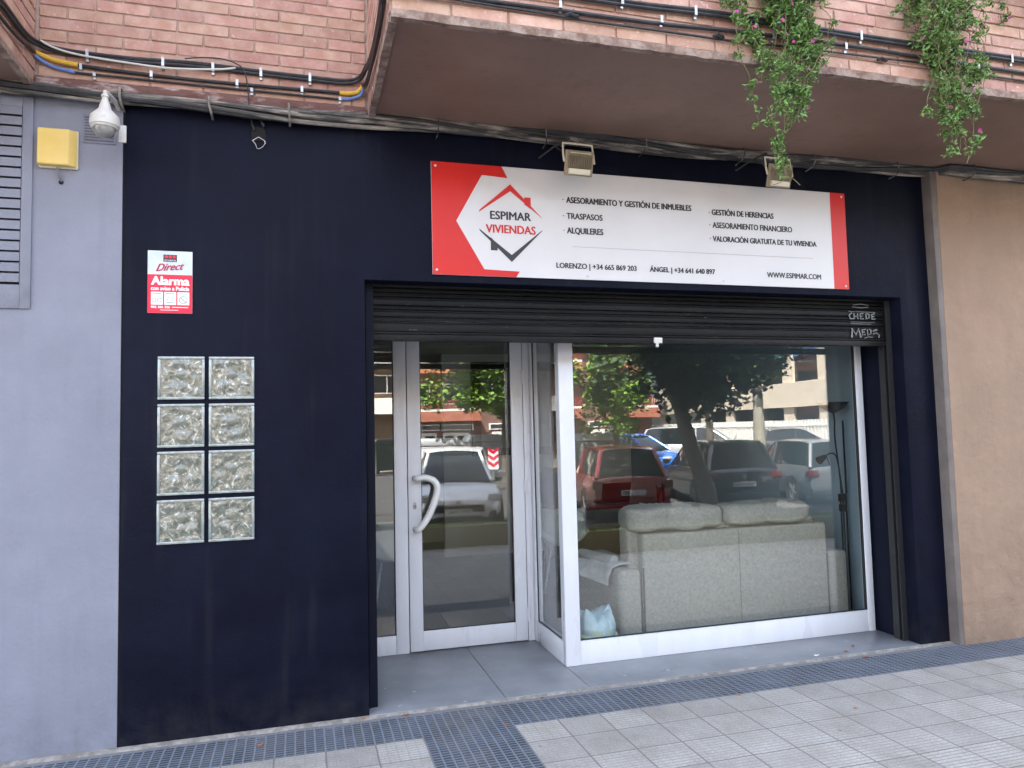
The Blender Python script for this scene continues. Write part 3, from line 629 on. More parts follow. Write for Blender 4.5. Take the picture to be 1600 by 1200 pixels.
# ---------------------------------------------------------------- alarm sticker
al = empty('alarm_sticker', (-.442, -.001, 2.275), 0, 'red and silver security alarm notice on the navy wall above the glass blocks', 'sticker')
def ap(mb, name, m, **k): return off(mb.build(name, m, al, **k), al)
b = MB(); b.box(-.554, -.3295, -.0045, -.001, 2.272, 2.615); ap(b, 'plate', STKW, bevel=.0012, seg=1)
b = MB(); b.box(-.5535, -.330, -.0052, -.0047, 2.2725, 2.484); ap(b, 'red_field', STKR)
b = MB(); b.box(-.476, -.408, -.0054, -.0047, 2.555, 2.594); ap(b, 'logo_field', STKK)
b = MB()
for i in range(3): b.lathe([(0, .0012), (.0085, .0008)], c=(-.461+i*.0195, -.0055, 2.582), n=14, M=Matrix.Rotation(R(90), 4, 'X'))
ap(b, 'logo_dots', STKR)
def at(t, x0, x1, z0, z1, m, bold=.02, y=-.0056, **k): return off(text_mesh(t, x0, x1, z0, z1, y, m, 'lettering', al, bold, depth=.0004, **k), al)
at('SECURITAS', -.471, -.413, 2.5585, 2.567, STKT, 0)
at('Direct', -.512, -.372, 2.500, 2.540, STKM, .004, shear=.5, tz=.10)
at('Alarma', -.534, -.346, 2.426, 2.472, STKT, .035)
at('con aviso a Policía', -.536, -.346, 2.397, 2.418, STKT, .02)
for i in range(3):
    x = -.536+i*.066; b = MB(); b.box(x, x+.059, -.0058, -.0053, 2.318, 2.388); ap(b, 'pictogram_card', STKT, bevel=0)
for q in range(3):
    b = MB(); b.box(-.5275+q*.066, -.4855+q*.066, -.0062, -.0058, 2.3775, 2.3815); ap(b, 'card_caption', STKG)
b = MB(); c = Vector((-.375, -.0064, 2.346))
b.tube([c+Vector((.02*math.cos(a), 0, .02*math.sin(a))) for a in [i*math.pi/10 for i in range(21)]], .0017, 4); b.tube([c+Vector((-.014, 0, .014)), c+Vector((.014, 0, -.014))], .002, 4)
ap(b, 'pictogram', STKG); b = MB()
for dx in (-.014, .012): b.tube([(-.507+dx+.010*math.cos(a), -.0062, 2.343+.011*math.sin(a)) for a in [i*math.pi/6 for i in range(13)]], .0015, 4)
ap(b, 'pictogram', STKG); b = MB()
b.tube([(-.458, -.0062, 2.335), (-.449, -.0062, 2.362), (-.428, -.0062, 2.358), (-.431, -.0062, 2.338)], .0016, 4); b.tube([(-.459, -.0062, 2.330), (-.422, -.0062, 2.330)], .0018, 4)
ap(b, 'pictogram', STKG)
at('902 386 356', -.536, -.442, 2.299, 2.311, STKT, .02)
b = MB(); b.box(-.432, -.350, -.0056, -.0052, 2.303, 2.307); b.box(-.49, -.40, -.0056, -.0052, 2.288, 2.2905); ap(b, 'small_print', STKT)

# ---------------------------------------------------------------- glass blocks
def block_mat():
    m = bpy.data.materials.new('glass_block'); m.use_nodes = True; N = m.node_tree.nodes; L = m.node_tree.links; p = N['Principled BSDF']
    tc = N.new('ShaderNodeTexCoord'); oi = N.new('ShaderNodeObjectInfo')
    cx = N.new('ShaderNodeCombineXYZ'); L.new(oi.outputs['Random'], cx.inputs[0]); L.new(oi.outputs['Random'], cx.inputs[2])
    ad = N.new('ShaderNodeVectorMath'); ad.operation = 'MULTIPLY_ADD'; ad.inputs[1].default_value = (9, 5, 7); L.new(cx.outputs[0], ad.inputs[0]); L.new(tc.outputs['Object'], ad.inputs[2])
    def nz(sc, det, dist, rough=.6):
        n = N.new('ShaderNodeTexNoise'); n.inputs['Scale'].default_value = sc; n.inputs['Detail'].default_value = det; n.inputs['Distortion'].default_value = dist; n.inputs['Roughness'].default_value = rough; L.new(ad.outputs[0], n.inputs['Vector']); return n.outputs[0]
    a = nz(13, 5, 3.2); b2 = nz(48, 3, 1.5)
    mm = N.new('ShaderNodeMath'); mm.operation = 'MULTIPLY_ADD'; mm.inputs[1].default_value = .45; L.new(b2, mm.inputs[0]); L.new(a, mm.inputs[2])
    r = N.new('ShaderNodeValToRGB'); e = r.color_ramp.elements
    e[0].position = .50; e[0].color = (.030, .036, .028, 1); e[1].position = .97; e[1].color = (.70, .73, .70, 1)  # pale glints and darks of the glass are painted into this ramp
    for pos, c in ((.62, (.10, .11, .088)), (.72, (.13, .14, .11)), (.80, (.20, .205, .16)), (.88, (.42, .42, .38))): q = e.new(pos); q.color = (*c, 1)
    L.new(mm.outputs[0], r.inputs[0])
    # smooth round lens pressed into the middle of the block
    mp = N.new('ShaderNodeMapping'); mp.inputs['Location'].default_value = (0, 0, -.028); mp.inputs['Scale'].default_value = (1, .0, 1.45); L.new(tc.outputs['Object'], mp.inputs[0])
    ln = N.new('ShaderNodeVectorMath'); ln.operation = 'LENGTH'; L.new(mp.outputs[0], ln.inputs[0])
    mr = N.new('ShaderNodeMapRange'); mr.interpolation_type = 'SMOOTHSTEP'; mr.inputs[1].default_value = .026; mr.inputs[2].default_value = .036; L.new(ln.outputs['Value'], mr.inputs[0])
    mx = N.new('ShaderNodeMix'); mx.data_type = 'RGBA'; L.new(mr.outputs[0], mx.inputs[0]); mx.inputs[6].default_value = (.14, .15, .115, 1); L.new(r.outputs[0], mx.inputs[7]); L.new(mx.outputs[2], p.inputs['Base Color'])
    p.inputs['Roughness'].default_value = .10; p.inputs['Specular IOR Level'].default_value = .8; p.inputs['Coat Weight'].default_value = 1; p.inputs['Coat Roughness'].default_value = .03
    b = N.new('ShaderNodeBump'); b.inputs['Strength'].default_value = .35; b.inputs['Distance'].default_value = .008; L.new(mm.outputs[0], b.inputs['Height']); L.new(b.outputs[0], p.inputs['Normal'])
    return m
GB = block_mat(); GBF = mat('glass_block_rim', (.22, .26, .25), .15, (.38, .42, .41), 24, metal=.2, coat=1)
cols = ((-.5, -.2646), (-.2437, -.0086)); rows = ((2.0363, 1.8018), (1.7788, 1.5441), (1.5237, 1.2888), (1.2657, 1.0308))
rn = ['top row', 'second row', 'third row', 'bottom row']
for ri, (zt, zb) in enumerate(rows):
    for ci, (xa, xb) in enumerate(cols):
        cxm, czm = (xa+xb)/2, (zt+zb)/2; hw = (xb-xa)/2; hh = (zt-zb)/2
        t = empty('glass_block', (cxm, 0, czm), R(rnd.uniform(-.3, .3)), 'rippled glass block in the %s of the navy wall grid, %s column' % (rn[ri], ['left', 'right'][ci]), 'glass block', 'glass blocks set in the navy wall')
        b = MB(); f_ = .015
        for (x0, x1, z0, z1) in ((-hw, hw, hh-f_, hh), (-hw, hw, -hh, -hh+f_), (-hw, -hw+f_, -hh+f_, hh-f_), (hw-f_, hw, -hh+f_, hh-f_)): b.box(x0, x1, -.014, .0, z0, z1)
        b.build('block_rim', GBF, t, bevel=.004)
        b = MB(); n = 56; v = []; f = []; sd_ = ri*3.1+ci*7.7
        for j in range(n+1):
            for i in range(n+1):
                x = -hw+f_+(2*hw-2*f_)*i/n; z = -hh+f_+(2*hh-2*f_)*j/n
                rr = math.hypot(x, (z-.02)*1.35); ripple = .0030*math.cos(rr*62)*math.exp(-rr*9)
                ed = min(i, n-i, j, n-j)/n; ef = min(1, ed*9)
                h = ripple*1.3+.0075*noise.noise(Vector((x*15, z*19, sd_)))+.0022*noise.noise(Vector((x*55, z*42, sd_+3)))
                if rr < .028: h = .004*(1-rr/.028)+.001
                v.append((x, -.0065-max(h, -.0055)*ef, z))
        for j in range(n):
            for i in range(n): A = j*(n+1)+i; f.append((A, A+1, A+n+2, A+n+1))
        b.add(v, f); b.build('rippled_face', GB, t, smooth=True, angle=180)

# ---------------------------------------------------------------- roller shutter
rs = empty('roller_shutter', (2.52, .13, 2.15), 0, 'black metal roller shutter rolled up above the glazed shopfront', 'shutter')
def rp(mb, name, m, **k): return off(mb.build(name, m, rs, **k), rs)
prof = []; z = 2.498
def slat_prof(zt, zb):    # broad flat slat with rolled lip
    return [(.136, zt), (.126, zt-.006), (.124, zt-.012), (.128, zt-.017), (.126, zt-.022), (.125, zb+.012), (.127, zb+.006), (.138, zb+.003)]
def add_slats(zs, name):
    for zt, zb in zs:
        mb = MB(); pr = slat_prof(zt, zb); v = []; f = []; n = 24
        for i in range(n+1):
            x = .655+(4.408-.655)*i/n; s = .0025*noise.noise(Vector((x*1.3, zt*5, 0)))-.0035*math.exp(-((x-1.1)/.08)**2)*(zt < 2.28)
            v += [(x, y+s, zz+s*.8) for y, zz in pr]
        k = len(pr)
        for i in range(n):
            for j in range(k-1): A = i*k+j; f.append((A, A+1, A+k+1, A+k))
        mb.add(v, f); rp(mb, name, SHUT, smooth=True, angle=25)
add_slats([(2.545, 2.475), (2.477, 2.447), (2.449, 2.419), (2.421, 2.366), (2.368, 2.342), (2.344, 2.294), (2.296, 2.272), (2.274, 2.203)], 'slat')
b = MB(); b.box(.655, 4.408, .112, .142, 2.150, 2.190); b.box(.655, 4.408, .104, .130, 2.192, 2.202); rp(b, 'bottom_bar', SHUT, bevel=.003)
b = MB()
def stroke(pts, wd=.010): b.tube([(x, .1205, z) for x, z in pts], wd/2, 5)
stroke([(4.135, 2.452), (4.20, 2.462), (4.27, 2.452)], .006); stroke([(4.125, 2.440), (4.2, 2.432), (4.27, 2.440)], .006)
x0 = 4.085
stroke([(x0+.005, 2.405), (x0+.245, 2.400)], .005)
stroke([(x0+.035, 2.395), (x0+.01, 2.375), (x0+.02, 2.350), (x0+.05, 2.350)]); stroke([(x0+.052, 2.392), (x0+.055, 2.350)]); stroke([(x0+.085, 2.392), (x0+.088, 2.348)]); stroke([(x0+.055, 2.370), (x0+.085, 2.368)])
stroke([(x0+.135, 2.392), (x0+.108, 2.390), (x0+.110, 2.350), (x0+.138, 2.352)]); stroke([(x0+.110, 2.370), (x0+.130, 2.370)])
stroke([(x0+.160, 2.392), (x0+.162, 2.350), (x0+.185, 2.360), (x0+.187, 2.385), (x0+.162, 2.392)], .012); stroke([(x0+.235, 2.390), (x0+.210, 2.385), (x0+.212, 2.350), (x0+.240, 2.352)]); stroke([(x0+.212, 2.370), (x0+.232, 2.370)])
stroke([(x0+.02, 2.327), (x0+.235, 2.326)], .004); stroke([(x0+.02, 2.315), (x0+.20, 2.313)], .005)
z0 = 2.262
stroke([(x0+.025, z0-.05), (x0+.03, z0+.015), (x0+.062, z0-.03), (x0+.085, z0+.015), (x0+.105, z0-.05)], .014)
stroke([(x0+.150, z0+.012), (x0+.118, z0+.008), (x0+.118, z0-.03), (x0+.145, z0-.026)]); stroke([(x0+.118, z0-.008), (x0+.14, z0-.008)])
stroke([(x0+.165, z0+.012), (x0+.167, z0-.03), (x0+.195, z0-.02), (x0+.198, z0+.005), (x0+.18, z0+.014)]); stroke([(x0+.215, z0+.0), (x0+.25, z0+.01)], .014)
stroke([(x0+.215, z0-.022), (x0+.245, z0-.012), (x0+.27, z0-.03), (x0+.262, z0-.05)], .010); stroke([(x0+.135, z0-.055), (x0+.165, z0-.044), (x0+.21, z0-.046)], .006)
rp(b, 'graffiti', GRAF)
b = MB(); b.box(2.508, 2.566, .096, .112, 2.152, 2.190); b.lathe([(0, -.016), (.010, -.014), (.011, 0), (.008, .02)], c=(2.530, .104, 2.140), n=12); rp(b, 'lock', mat('lock_white', (.62, .62, .58), .4), bevel=.003)
b = MB(); b.box(.612, .656, .100, .160, .0145, 2.49); b.box(.612, .618, .085, .1, .0145, 2.49); rp(b, 'guide_rail', NAVYD)
b = MB(); b.box(4.404, 4.4485, .138, .150, .0145, 2.49); b.box(4.404, 4.4485, .105, .114, .0145, 2.49); b.box(4.4425, 4.4485, .114, .138, .0145, 2.49); b.box(4.410, 4.420, .150, .200, .0145, 2.49); rp(b, 'guide_rail', BLKP)
b = MB(); b.tube([(.60, .24, 2.52), (4.44, .24, 2.52)], .09, 20); rp(b, 'shutter_roll', SHUT, smooth=True)

# ---------------------------------------------------------------- glazed shopfront
WY, DY, PX = .3987, 1.0773, 1.930
gf = empty('glazed_shopfront', (2.0, WY, .014), 0, 'white aluminium framed display window with a glazed return beside the door', 'window')
def gp(mb, name, m, **k): return off(mb.build(name, m, gf, **k), gf)
b = MB(); b.box(PX, 2.036, WY, WY+.05, .0145, 2.46); gp(b, 'corner_post', WHITE, bevel=.003)
b = MB(); b.box(2.0365, 4.370, WY+.004, WY+.05, .0145, .166); b.box(4.3705, 4.428, WY, WY+.05, .0145, 2.46); b.box(2.0365, 4.370, WY+.004, WY+.05, 2.40, 2.46)
b.box(2.0365, 4.370, WY+.006, WY+.03, .1665, .172); gp(b, 'window_frame', WHITE, bevel=.0022)
b = MB(); b.box(2.0365, 2.042, WY+.012, WY+.03, .172, 2.40); b.box(4.360, 4.3702, WY+.010, WY+.03, .172, 2.40); b.box(2.042, 4.360, WY+.012, WY+.03, .1722, .178); gp(b, 'gasket', BLACKR)
b = MB(); b.box(2.042, 4.361, WY+.016, WY+.024, .178, 2.40); gp(b, 'window_pane', PANE)
b = MB(); b.box(PX, PX+.05, WY+.0505, DY-.055, .0145, .166); b.box(PX, PX+.05, WY+.0505, DY-.055, 2.40, 2.46); b.box(PX+.001, PX+.05, WY+.0505, WY+.078, .1665, 2.40); b.box(PX, PX+.05, DY-.0545, DY+.045, .0145, 2.46); gp(b, 'return_frame', WHITE, bevel=.002)
b = MB(); b.box(PX+.010, PX+.02, WY+.0785, WY+.084, .166, 2.40); b.box(PX+.010, PX+.02, DY-.061, DY-.0552, .166, 2.40); b.box(PX+.010, PX+.02, WY+.084, DY-.061, .1665, .172); gp(b, 'gasket', BLACKR)
b = MB(); b.box(PX+.014, PX+.022, WY+.084, DY-.061, .172, 2.40); gp(b, 'return_pane', PANE)

dr = empty('entrance_door', (.985, DY, .014), 0, 'white framed glass entrance door with a curved pull handle', 'door')
def dp(mb, name, m, **k): return off(mb.build(name, m, dr, **k), dr)
b = MB(); b.box(.989, 1.085, DY-.004, DY+.04, .022, 2.40); b.box(1.781, 1.874, DY-.004, DY+.04, .022, 2.40); b.box(1.0855, 1.7805, DY-.002, DY+.038, .022, .160); b.box(1.0855, 1.7805, DY-.002, DY+.038, 2.30, 2.40); dp(b, 'door_leaf', WHITE, bevel=.003)
b = MB(); b.box(1.0855, 1.7805, DY+.008, DY+.02, .1602, .1655); b.box(1.0855, 1.091, DY+.008, DY+.02, .166, 2.30); b.box(1.775, 1.7805, DY+.008, DY+.02, .166, 2.30); dp(b, 'gasket', BLACKR)
b = MB(); b.box(1.091, 1.775, DY+.011, DY+.019, .1655, 2.30); dp(b, 'door_pane', PANE)
b = MB()
hp = smooth_path([(1.036, DY-.012, 1.262), (1.040, DY-.055, 1.262), (1.10, DY-.062, 1.268), (1.165, DY-.062, 1.245), (1.192, DY-.062, 1.195), (1.180, DY-.062, 1.12), (1.13, DY-.062, 1.0), (1.080, DY-.062, .925), (1.045, DY-.055, .893), (1.036, DY-.012, .893)], 6)
n = len(hp); b.tube(hp, [.012 if i < 4 or i > n-5 else .0165+.010*math.sin(math.pi*i/n) for i in range(n)], 12); 
hd = dp(b, 'pull_handle', mat('handle_white', (.78, .78, .76), .25, coat=.5), smooth=True, angle=80)
b = MB()
for zz in (1.262, .893): b.lathe([(0, .013), (.017, .012), (.021, 0)], c=(1.036, DY-.004, zz), n=16, M=Matrix.Rotation(R(90), 4, 'X'))
dp(b, 'handle_rose', STEEL, smooth=True)
b = MB(); b.lathe([(0, .0055), (.014, .005), (.016, 0)], n=18, M=Matrix.Translation((1.036, DY-.004, 1.063)) @ Matrix.Diagonal((1, 1, 1.7, 1)) @ Matrix.Rotation(R(90), 4, 'X')); dp(b, 'lock_plate', STEEL, smooth=True)
b = MB(); b.lathe([(0, .0072), (.0045, .0068), (.0045, 0)], c=(1.036, DY-.004, 1.068), n=12, M=Matrix.Rotation(R(90), 4, 'X')); b.box(1.0335, 1.0385, DY-.0115, DY-.004, 1.046, 1.068); dp(b, 'keyhole', BLACKR)
for zz in (.22, 1.17, 2.0):
    b = MB(); b.tube([(1.8795, DY-.014, zz-.055), (1.8795, DY-.014, zz+.055)], .0085, 10); b.box(1.865, 1.894, DY-.009, DY-.003, zz-.045, zz+.045); dp(b, 'hinge', WHITE, smooth=True)
df = empty('door_frame', (.602, DY, .014), 0, 'white aluminium frame with a narrow sidelight left of the glass door', 'door frame')
def fp(mb, name, m, **k): return off(mb.build(name, m, df, **k), df)
b = MB(); b.box(.8905, .9835, DY, DY+.045, .0145, 2.46); b.box(.6605, .70, DY, DY+.045, .0145, 2.46); b.box(.7005, .890, DY, DY+.04, .0145, .147); b.box(.7005, .890, DY, DY+.04, 2.30, 2.46); b.box(1.880, 1.9295, DY, DY+.045, .0145, 2.46); b.box(.984, 1.8795, DY, DY+.045, 2.405, 2.46)
fp(b, 'frame', WHITE, bevel=.003)
b = MB(); b.box(.70, .8905, DY+.015, DY+.023, .147, 2.30); fp(b, 'sidelight_pane', PANE)
b = MB(); b.box(.7005, .8902, DY+.010, DY+.0145, .1472, .152); b.box(.884, .8902, DY+.010, DY+.0145, .152, 2.3); fp(b, 'gasket', BLACKR)

# small floor cap and litter on the threshold
fc = empty('floor_drain_cap', (2.525, .11, .0145), 0, 'small round metal cap set in the grey threshold', 'cap')
b = MB(); b.lathe([(0, .002), (.016, .0025), (.018, .0005)], n=18); b.build('cap', STEEL, fc, smooth=True)
b = MB(); b.lathe([(.022, .0002), (.024, .0014), (.040, .0014), (.042, 0)], n=22); b.build('cap_ring', THRESH, fc, smooth=True)
lf = [(1.612, -.05, 0), (2.756, -.03, 0), (2.721, -.397, 0), (3.604, .03, .014), (3.849, .035, .014), (3.915, -.07, 0), (3.982, .126, .014), (.567, -.030, .008), (.80, -.045, 0), (1.296, -.364, 0), (.03, -.20, 0), (3.2, -.8, 0)]
plc = ['on the dark tiles below the corner post', 'at the edge of the threshold under the sofa', 'on the pavement edge below the sofa', 'at the threshold edge near the right side', 'on the right end of the threshold', 'on dark tiles by the right end', 'alone on the threshold near the right frame', 'at the foot of the left door jamb', 'on the tiles just right of the door jamb', 'at the corner of the dark tile band', 'on dark tiles below the glass blocks', 'on pale tiles near the lower right']
for i, (x, y, z) in enumerate(lf):
    b = MB(); a = rnd.uniform(0, 6.3); s = rnd.uniform(.014, .024); c_, s_ = math.cos(a), math.sin(a)
    out = [(-1, 0, .10), (-.4, .45, .28), (.3, .5, .12), (1, .05, .35), (.4, -.45, .25), (-.3, -.4, .05)]
    v = [(s*(p*c_-q*s_), s*(p*s_+q*c_), s*h+.0015) for p, q, h in out]+[(0, 0, .001)]
    b.add(v, [(6, k, (k+1) % 6) for k in range(6)]); b.add([(p, q, h+.001) for p, q, h in v], [(6, (k+1) % 6, k) for k in range(6)])
    o = b.build('dry_leaf', STKT if i == 3 else DRYL); o.location = (x, y, z)
    tag(o, ('scrap of white paper lying ' if i == 3 else 'small curled orange dry leaf lying ')+plc[i], 'paper scrap' if i == 3 else 'leaf', None if i == 3 else 'dry leaves on the ground')
    if i == 3: o.name = 'paper_scrap'

# ---------------------------------------------------------------- office interior
b = MB(); b.add([(.6, .446, .010), (4.62, .446, .010), (4.62, 6.6, .010), (.6, 6.6, .010)], [(0, 1, 2, 3)]); tag(b.build('office_floor', FLOORI), kind='structure')
b = MB(); b.box(.45, .60, 1.13, 6.6, 0, 2.75); b.box(.45, 4.62, 6.4, 6.6, 0, 2.75); tag(b.build('office_wall', WALLI), kind='structure')
b = MB(); b.box(4.625, 4.75, .446, 6.4, 0, 2.75); tag(b.build('office_side_wall', WALLB), kind='structure')
b = MB(); b.box(.45, 5.4, .45, 6.6, 2.62, 2.75); tag(b.build('office_ceiling', CEILI), kind='structure')
# black frame on the partition
pf = empty('wall_frame', (2.95, 4.98, 1.28), 0, 'large black framed panel hanging on the wall behind the door', 'frame')
b = MB(); b.box(-.58, .60, -.02, .03, 0, .10); b.box(-.58, .60, -.02, .03, 1.10, 1.22); b.box(-.58, -.46, -.02, .03, .10, 1.10); b.box(.48, .60, -.02, .03, .10, 1.10); b.build('frame_bars', LAPK, pf)
b = MB(); b.box(-.46, .48, .0, .03, .1, 1.1); b.build('panel', mat('grey_panel', (.17, .18, .17), .4), pf)
b = MB(); b.box(2.0, 4.62, 5.02, 5.12, 0, 2.61); tag(b.build('partition', WALLI), kind='structure')
# sofa
sf = empty('sofa', (3.4, 1.0, .012), 0, 'pale grey suede two seat sofa with its back against the display window', 'sofa')
def so_(mb, name, m, **k): return off(mb.build(name, m, sf, **k), sf)
b = MB(); b.box(2.655, 4.262, .690, .80, .05, .805); so_(b, 'backrest', SOFA, bevel=.022, seg=4)
b = MB(); b.box(2.575, 4.22, .775, .95, .30, .86); so_(b, 'back_core', SOFA, bevel=.04, seg=4)
b = MB(); b.box(3.4615, 3.4645, .688, .70, .06, .79); b.box(2.654, 2.659, .6875, .70, .05, .56); b.box(4.258, 4.263, .6875, .70, .05, .56); so_(b, 'seam', SEAM)
def pillow(x0, x1, y0, y1, z0, z1, tilt=0, puff=.02, sd=0):
    nx, ny, nz = 22, 10, 8; mb = MB(); idx = {}; v = []; f = []
    def P(i, j, k):
        if (i, j, k) not in idx:
            a, b_, c = i/nx*2-1, j/ny*2-1, k/nz*2-1
            def sq(t, e=.88): return t
            q = Vector((a, b_, c)); ex = 5
            nrm = (abs(a)**ex+abs(b_)**ex+abs(c)**ex)**(1/ex); q = q/max(nrm, 1e-6)*1.0
            x = (x0+x1)/2+q.x*(x1-x0)/2; y = (y0+y1)/2+q.y*(y1-y0)/2; z = (z0+z1)/2+q.z*(z1-z0)/2
            d = puff*noise.noise(Vector((x*5+sd, y*5, z*7)))+puff*.5*noise.noise(Vector((x*22+sd, y*22, z*12)))
            z += tilt*(x-(x0+x1)/2)+d; y += d*.6
            idx[(i, j, k)] = len(v); v.append((x, y, z))
        return idx[(i, j, k)]
    for i in range(nx):
        for j in range(ny): f += [(P(i, j, 0), P(i, j+1, 0), P(i+1, j+1, 0), P(i+1, j, 0)), (P(i, j, nz), P(i+1, j, nz), P(i+1, j+1, nz), P(i, j+1, nz))]
    for i in range(nx):
        for k in range(nz): f += [(P(i, 0, k), P(i+1, 0, k), P(i+1, 0, k+1), P(i, 0, k+1)), (P(i, ny, k), P(i, ny, k+1), P(i+1, ny, k+1), P(i+1, ny, k))]
    for j in range(ny):
        for k in range(nz): f += [(P(0, j, k), P(0, j, k+1), P(0, j+1, k+1), P(0, j+1, k)), (P(nx, j, k), P(nx, j+1, k), P(nx, j+1, k+1), P(nx, j, k+1))]
    return mb.add(v, f)
so_(pillow(2.565, 3.372, .70, .98, .805, 1.000, -.012, .024, 3), 'head_cushion', SOFA, smooth=True, angle=80)
so_(pillow(3.382, 4.165, .70, .98, .820, .985, .0, .024, 9), 'head_cushion', SOFA, smooth=True, angle=80)
b = MB(); b.tube([(2.62+.005, .70, .822), (2.9, .693, .815), (3.2, .693, .812), (3.365, .70, .815)], .004, 6); b.tube([(3.39, .70, .826), (3.7, .693, .822), (4.0, .693, .824), (4.16, .70, .832)], .004, 6); so_(b, 'piping', SEAM, smooth=True)
b = MB(); b.box(2.460, 2.650, .695, 1.60, .05, .555); so_(b, 'armrest', SOFA, bevel=.045, seg=5)
b = MB(); b.box(4.268, 4.458, .695, 1.60, .05, .575); so_(b, 'armrest', SOFA, bevel=.035, seg=5)
b = MB(); b.box(2.66, 4.26, .95, 1.62, .12, .42); so_(b, 'seat', SOFA, bevel=.05, seg=4)
b = MB(); b.box(2.66, 3.46, .90, 1.15, .42, .84); b.box(3.47, 4.25, .90, 1.15, .42, .84); so_(b, 'back_cushion', SOFA, bevel=.06, seg=4)
# rolled cloth over the arm
th = empty('folded_throw', (2.45, .95, .50), 0, 'pale folded throw rolled over the left arm of the sofa', 'throw')
b = MB(); v = []; f = []; nu, nv = 26, 14
for i in range(nu+1):
    for j in range(nv+1):
        s = i/nu; t = j/nv; y = .78+t*.55
        if s < .45: u_ = s/.45; x = 2.66-.22*u_; z = .575+.022*math.sin(u_*math.pi)+.02*(t-.5)
        else: u_ = (s-.45)/.55; x = 2.44-.035*math.sin(u_*1.8)-.14*u_*t; z = .575-.11*u_*(1+.35*(1-t))
        d = .016*noise.noise(Vector((x*11, y*7, z*11))); v.append((x-d, y, z+d+.004))
for i in range(nu):
    for j in range(nv): A = i*(nv+1)+j; f.append((A, A+1, A+nv+2, A+nv+1))
b.add(v, f); o = off(b.build('cloth', COVER, th, smooth=True, angle=180), th); md = o.modifiers.new('s', 'SOLIDIFY'); md.thickness = .012
b = MB(); b.tube([(2.50, .86, .602), (2.47, 1.0, .603), (2.44, 1.18, .600), (2.42, 1.33, .596)], .036, 14, jitter=.05); off(b.build('roll', COVER, th, smooth=True), th)
# waste bin with liner
wb = empty('waste_bin', (2.225, .60, .012), 0, 'low waste bin with a pale blue bag behind the corner of the window', 'bin')
b = MB(); b.lathe([(.10, 0), (.125, .17), (.13, .19), (.122, .19), (.098, .01)], n=26); b.build('bin_body', BAGY, wb, smooth=True)
b = MB(); v = []; f = []; n = 60; rows_ = [(.100, .10, 0), (.140, .135, .008), (.146, .20, .010), (.134, .255, .012), (.100, .300, .014), (.066, .268, .012), (.03, .21, .006), (.0, .19, 0)]
for (r_, z_, am) in rows_:
    for k in range(n):
        a = 2*math.pi*k/n; q = am*(.55*math.sin(a*9+2*math.sin(a*3))+.35*math.sin(a*19+z_*20)+2.4*noise.noise(Vector((math.cos(a)*2.2, math.sin(a)*2.2, z_*7))))
        v.append(((r_+q*.6)*math.cos(a), (r_+q*.6)*math.sin(a)*.85, z_+q*.9+.018*math.sin(a*2+1)*(r_ > .05)))
for i in range(len(rows_)-1):
    for k in range(n): A = i*n+k; B = i*n+(k+1) % n; f.append((A, B, B+n, A+n))
b.add(v, f); b.build('bag', BAG, wb, smooth=True, angle=180)
b = MB(); b.tube([(.150*math.cos(a), .125*math.sin(a), .125+.022*math.sin(a*2.0+.5)) for a in [i*math.pi/16 for i in range(33)]], .013, 6, jitter=.25); b.build('bag_hem', BAGY, wb, smooth=True)
# floor lamp
fl = empty('floor_lamp', (4.535, .80, .012), 0, 'slim black floor lamp with a bowl shade and a reading arm by the right wall', 'lamp')
b = MB(); b.lathe([(.0, .0), (.075, .0), (.075, .02), (.02, .03), (0, .03)], n=24); b.build('base', LAMPK, fl, smooth=True)
b = MB()
for dx in (-.03, -.008, .022): b.tube([(dx, 0, .02), (dx, 0, 1.0)], .0065, 8)
b.tube(smooth_path([(-.02, 0, 1.0), (-.03, 0, 1.2), (-.055, 0, 1.45), (-.050, 0, 1.60), (-.055, 0, 1.65), (-.06, 0, 1.675)]), .0065, 8)
b.tube([(.03, 0, 1.0), (.03, 0, 1.6)], .0075, 8); b.build('pole', LAMPK, fl, smooth=True)
b = MB(); b.tube(smooth_path([(-.006, 0, 1.0), (-.03, 0, 1.2), (-.05, 0, 1.30), (-.08, 0, 1.332), (-.12, 0, 1.330), (-.15, 0, 1.315)]), .0055, 8); b.tube([(-.15, 0, 1.316), (-.11, .01, 1.24)], .0035, 6); b.build('reading_arm', LAMPK, fl, smooth=True)
b = MB(); b.lathe([(0, .028), (.016, .024), (.030, -.03), (.034, -.05), (.0, -.045)], c=(-.18, 0, 1.30), n=14, M=Matrix.Rotation(R(62), 4, 'Y')); b.build('reading_shade', LAMPK, fl, smooth=True)
b = MB(); b.lathe([(.02, 0), (.06, .015), (.11, .045), (.15, .088), (.145, .088), (.10, .05), (.0, .02)], c=(-.06, 0, 1.665), n=28, M=Matrix.Diagonal((.85, .85, 1, 1))); b.build('lamp_shade', mat('smoked_shade', (.035, .035, .038), .2, (.10, .09, .09), 12), fl, smooth=True)
b = MB(); b.box(-.045, .01, -.015, .015, .935, 1.0); b.box(-.04, .015, -.016, .016, .855, .915); b.build('switch_box', LAMPK, fl, bevel=.004)
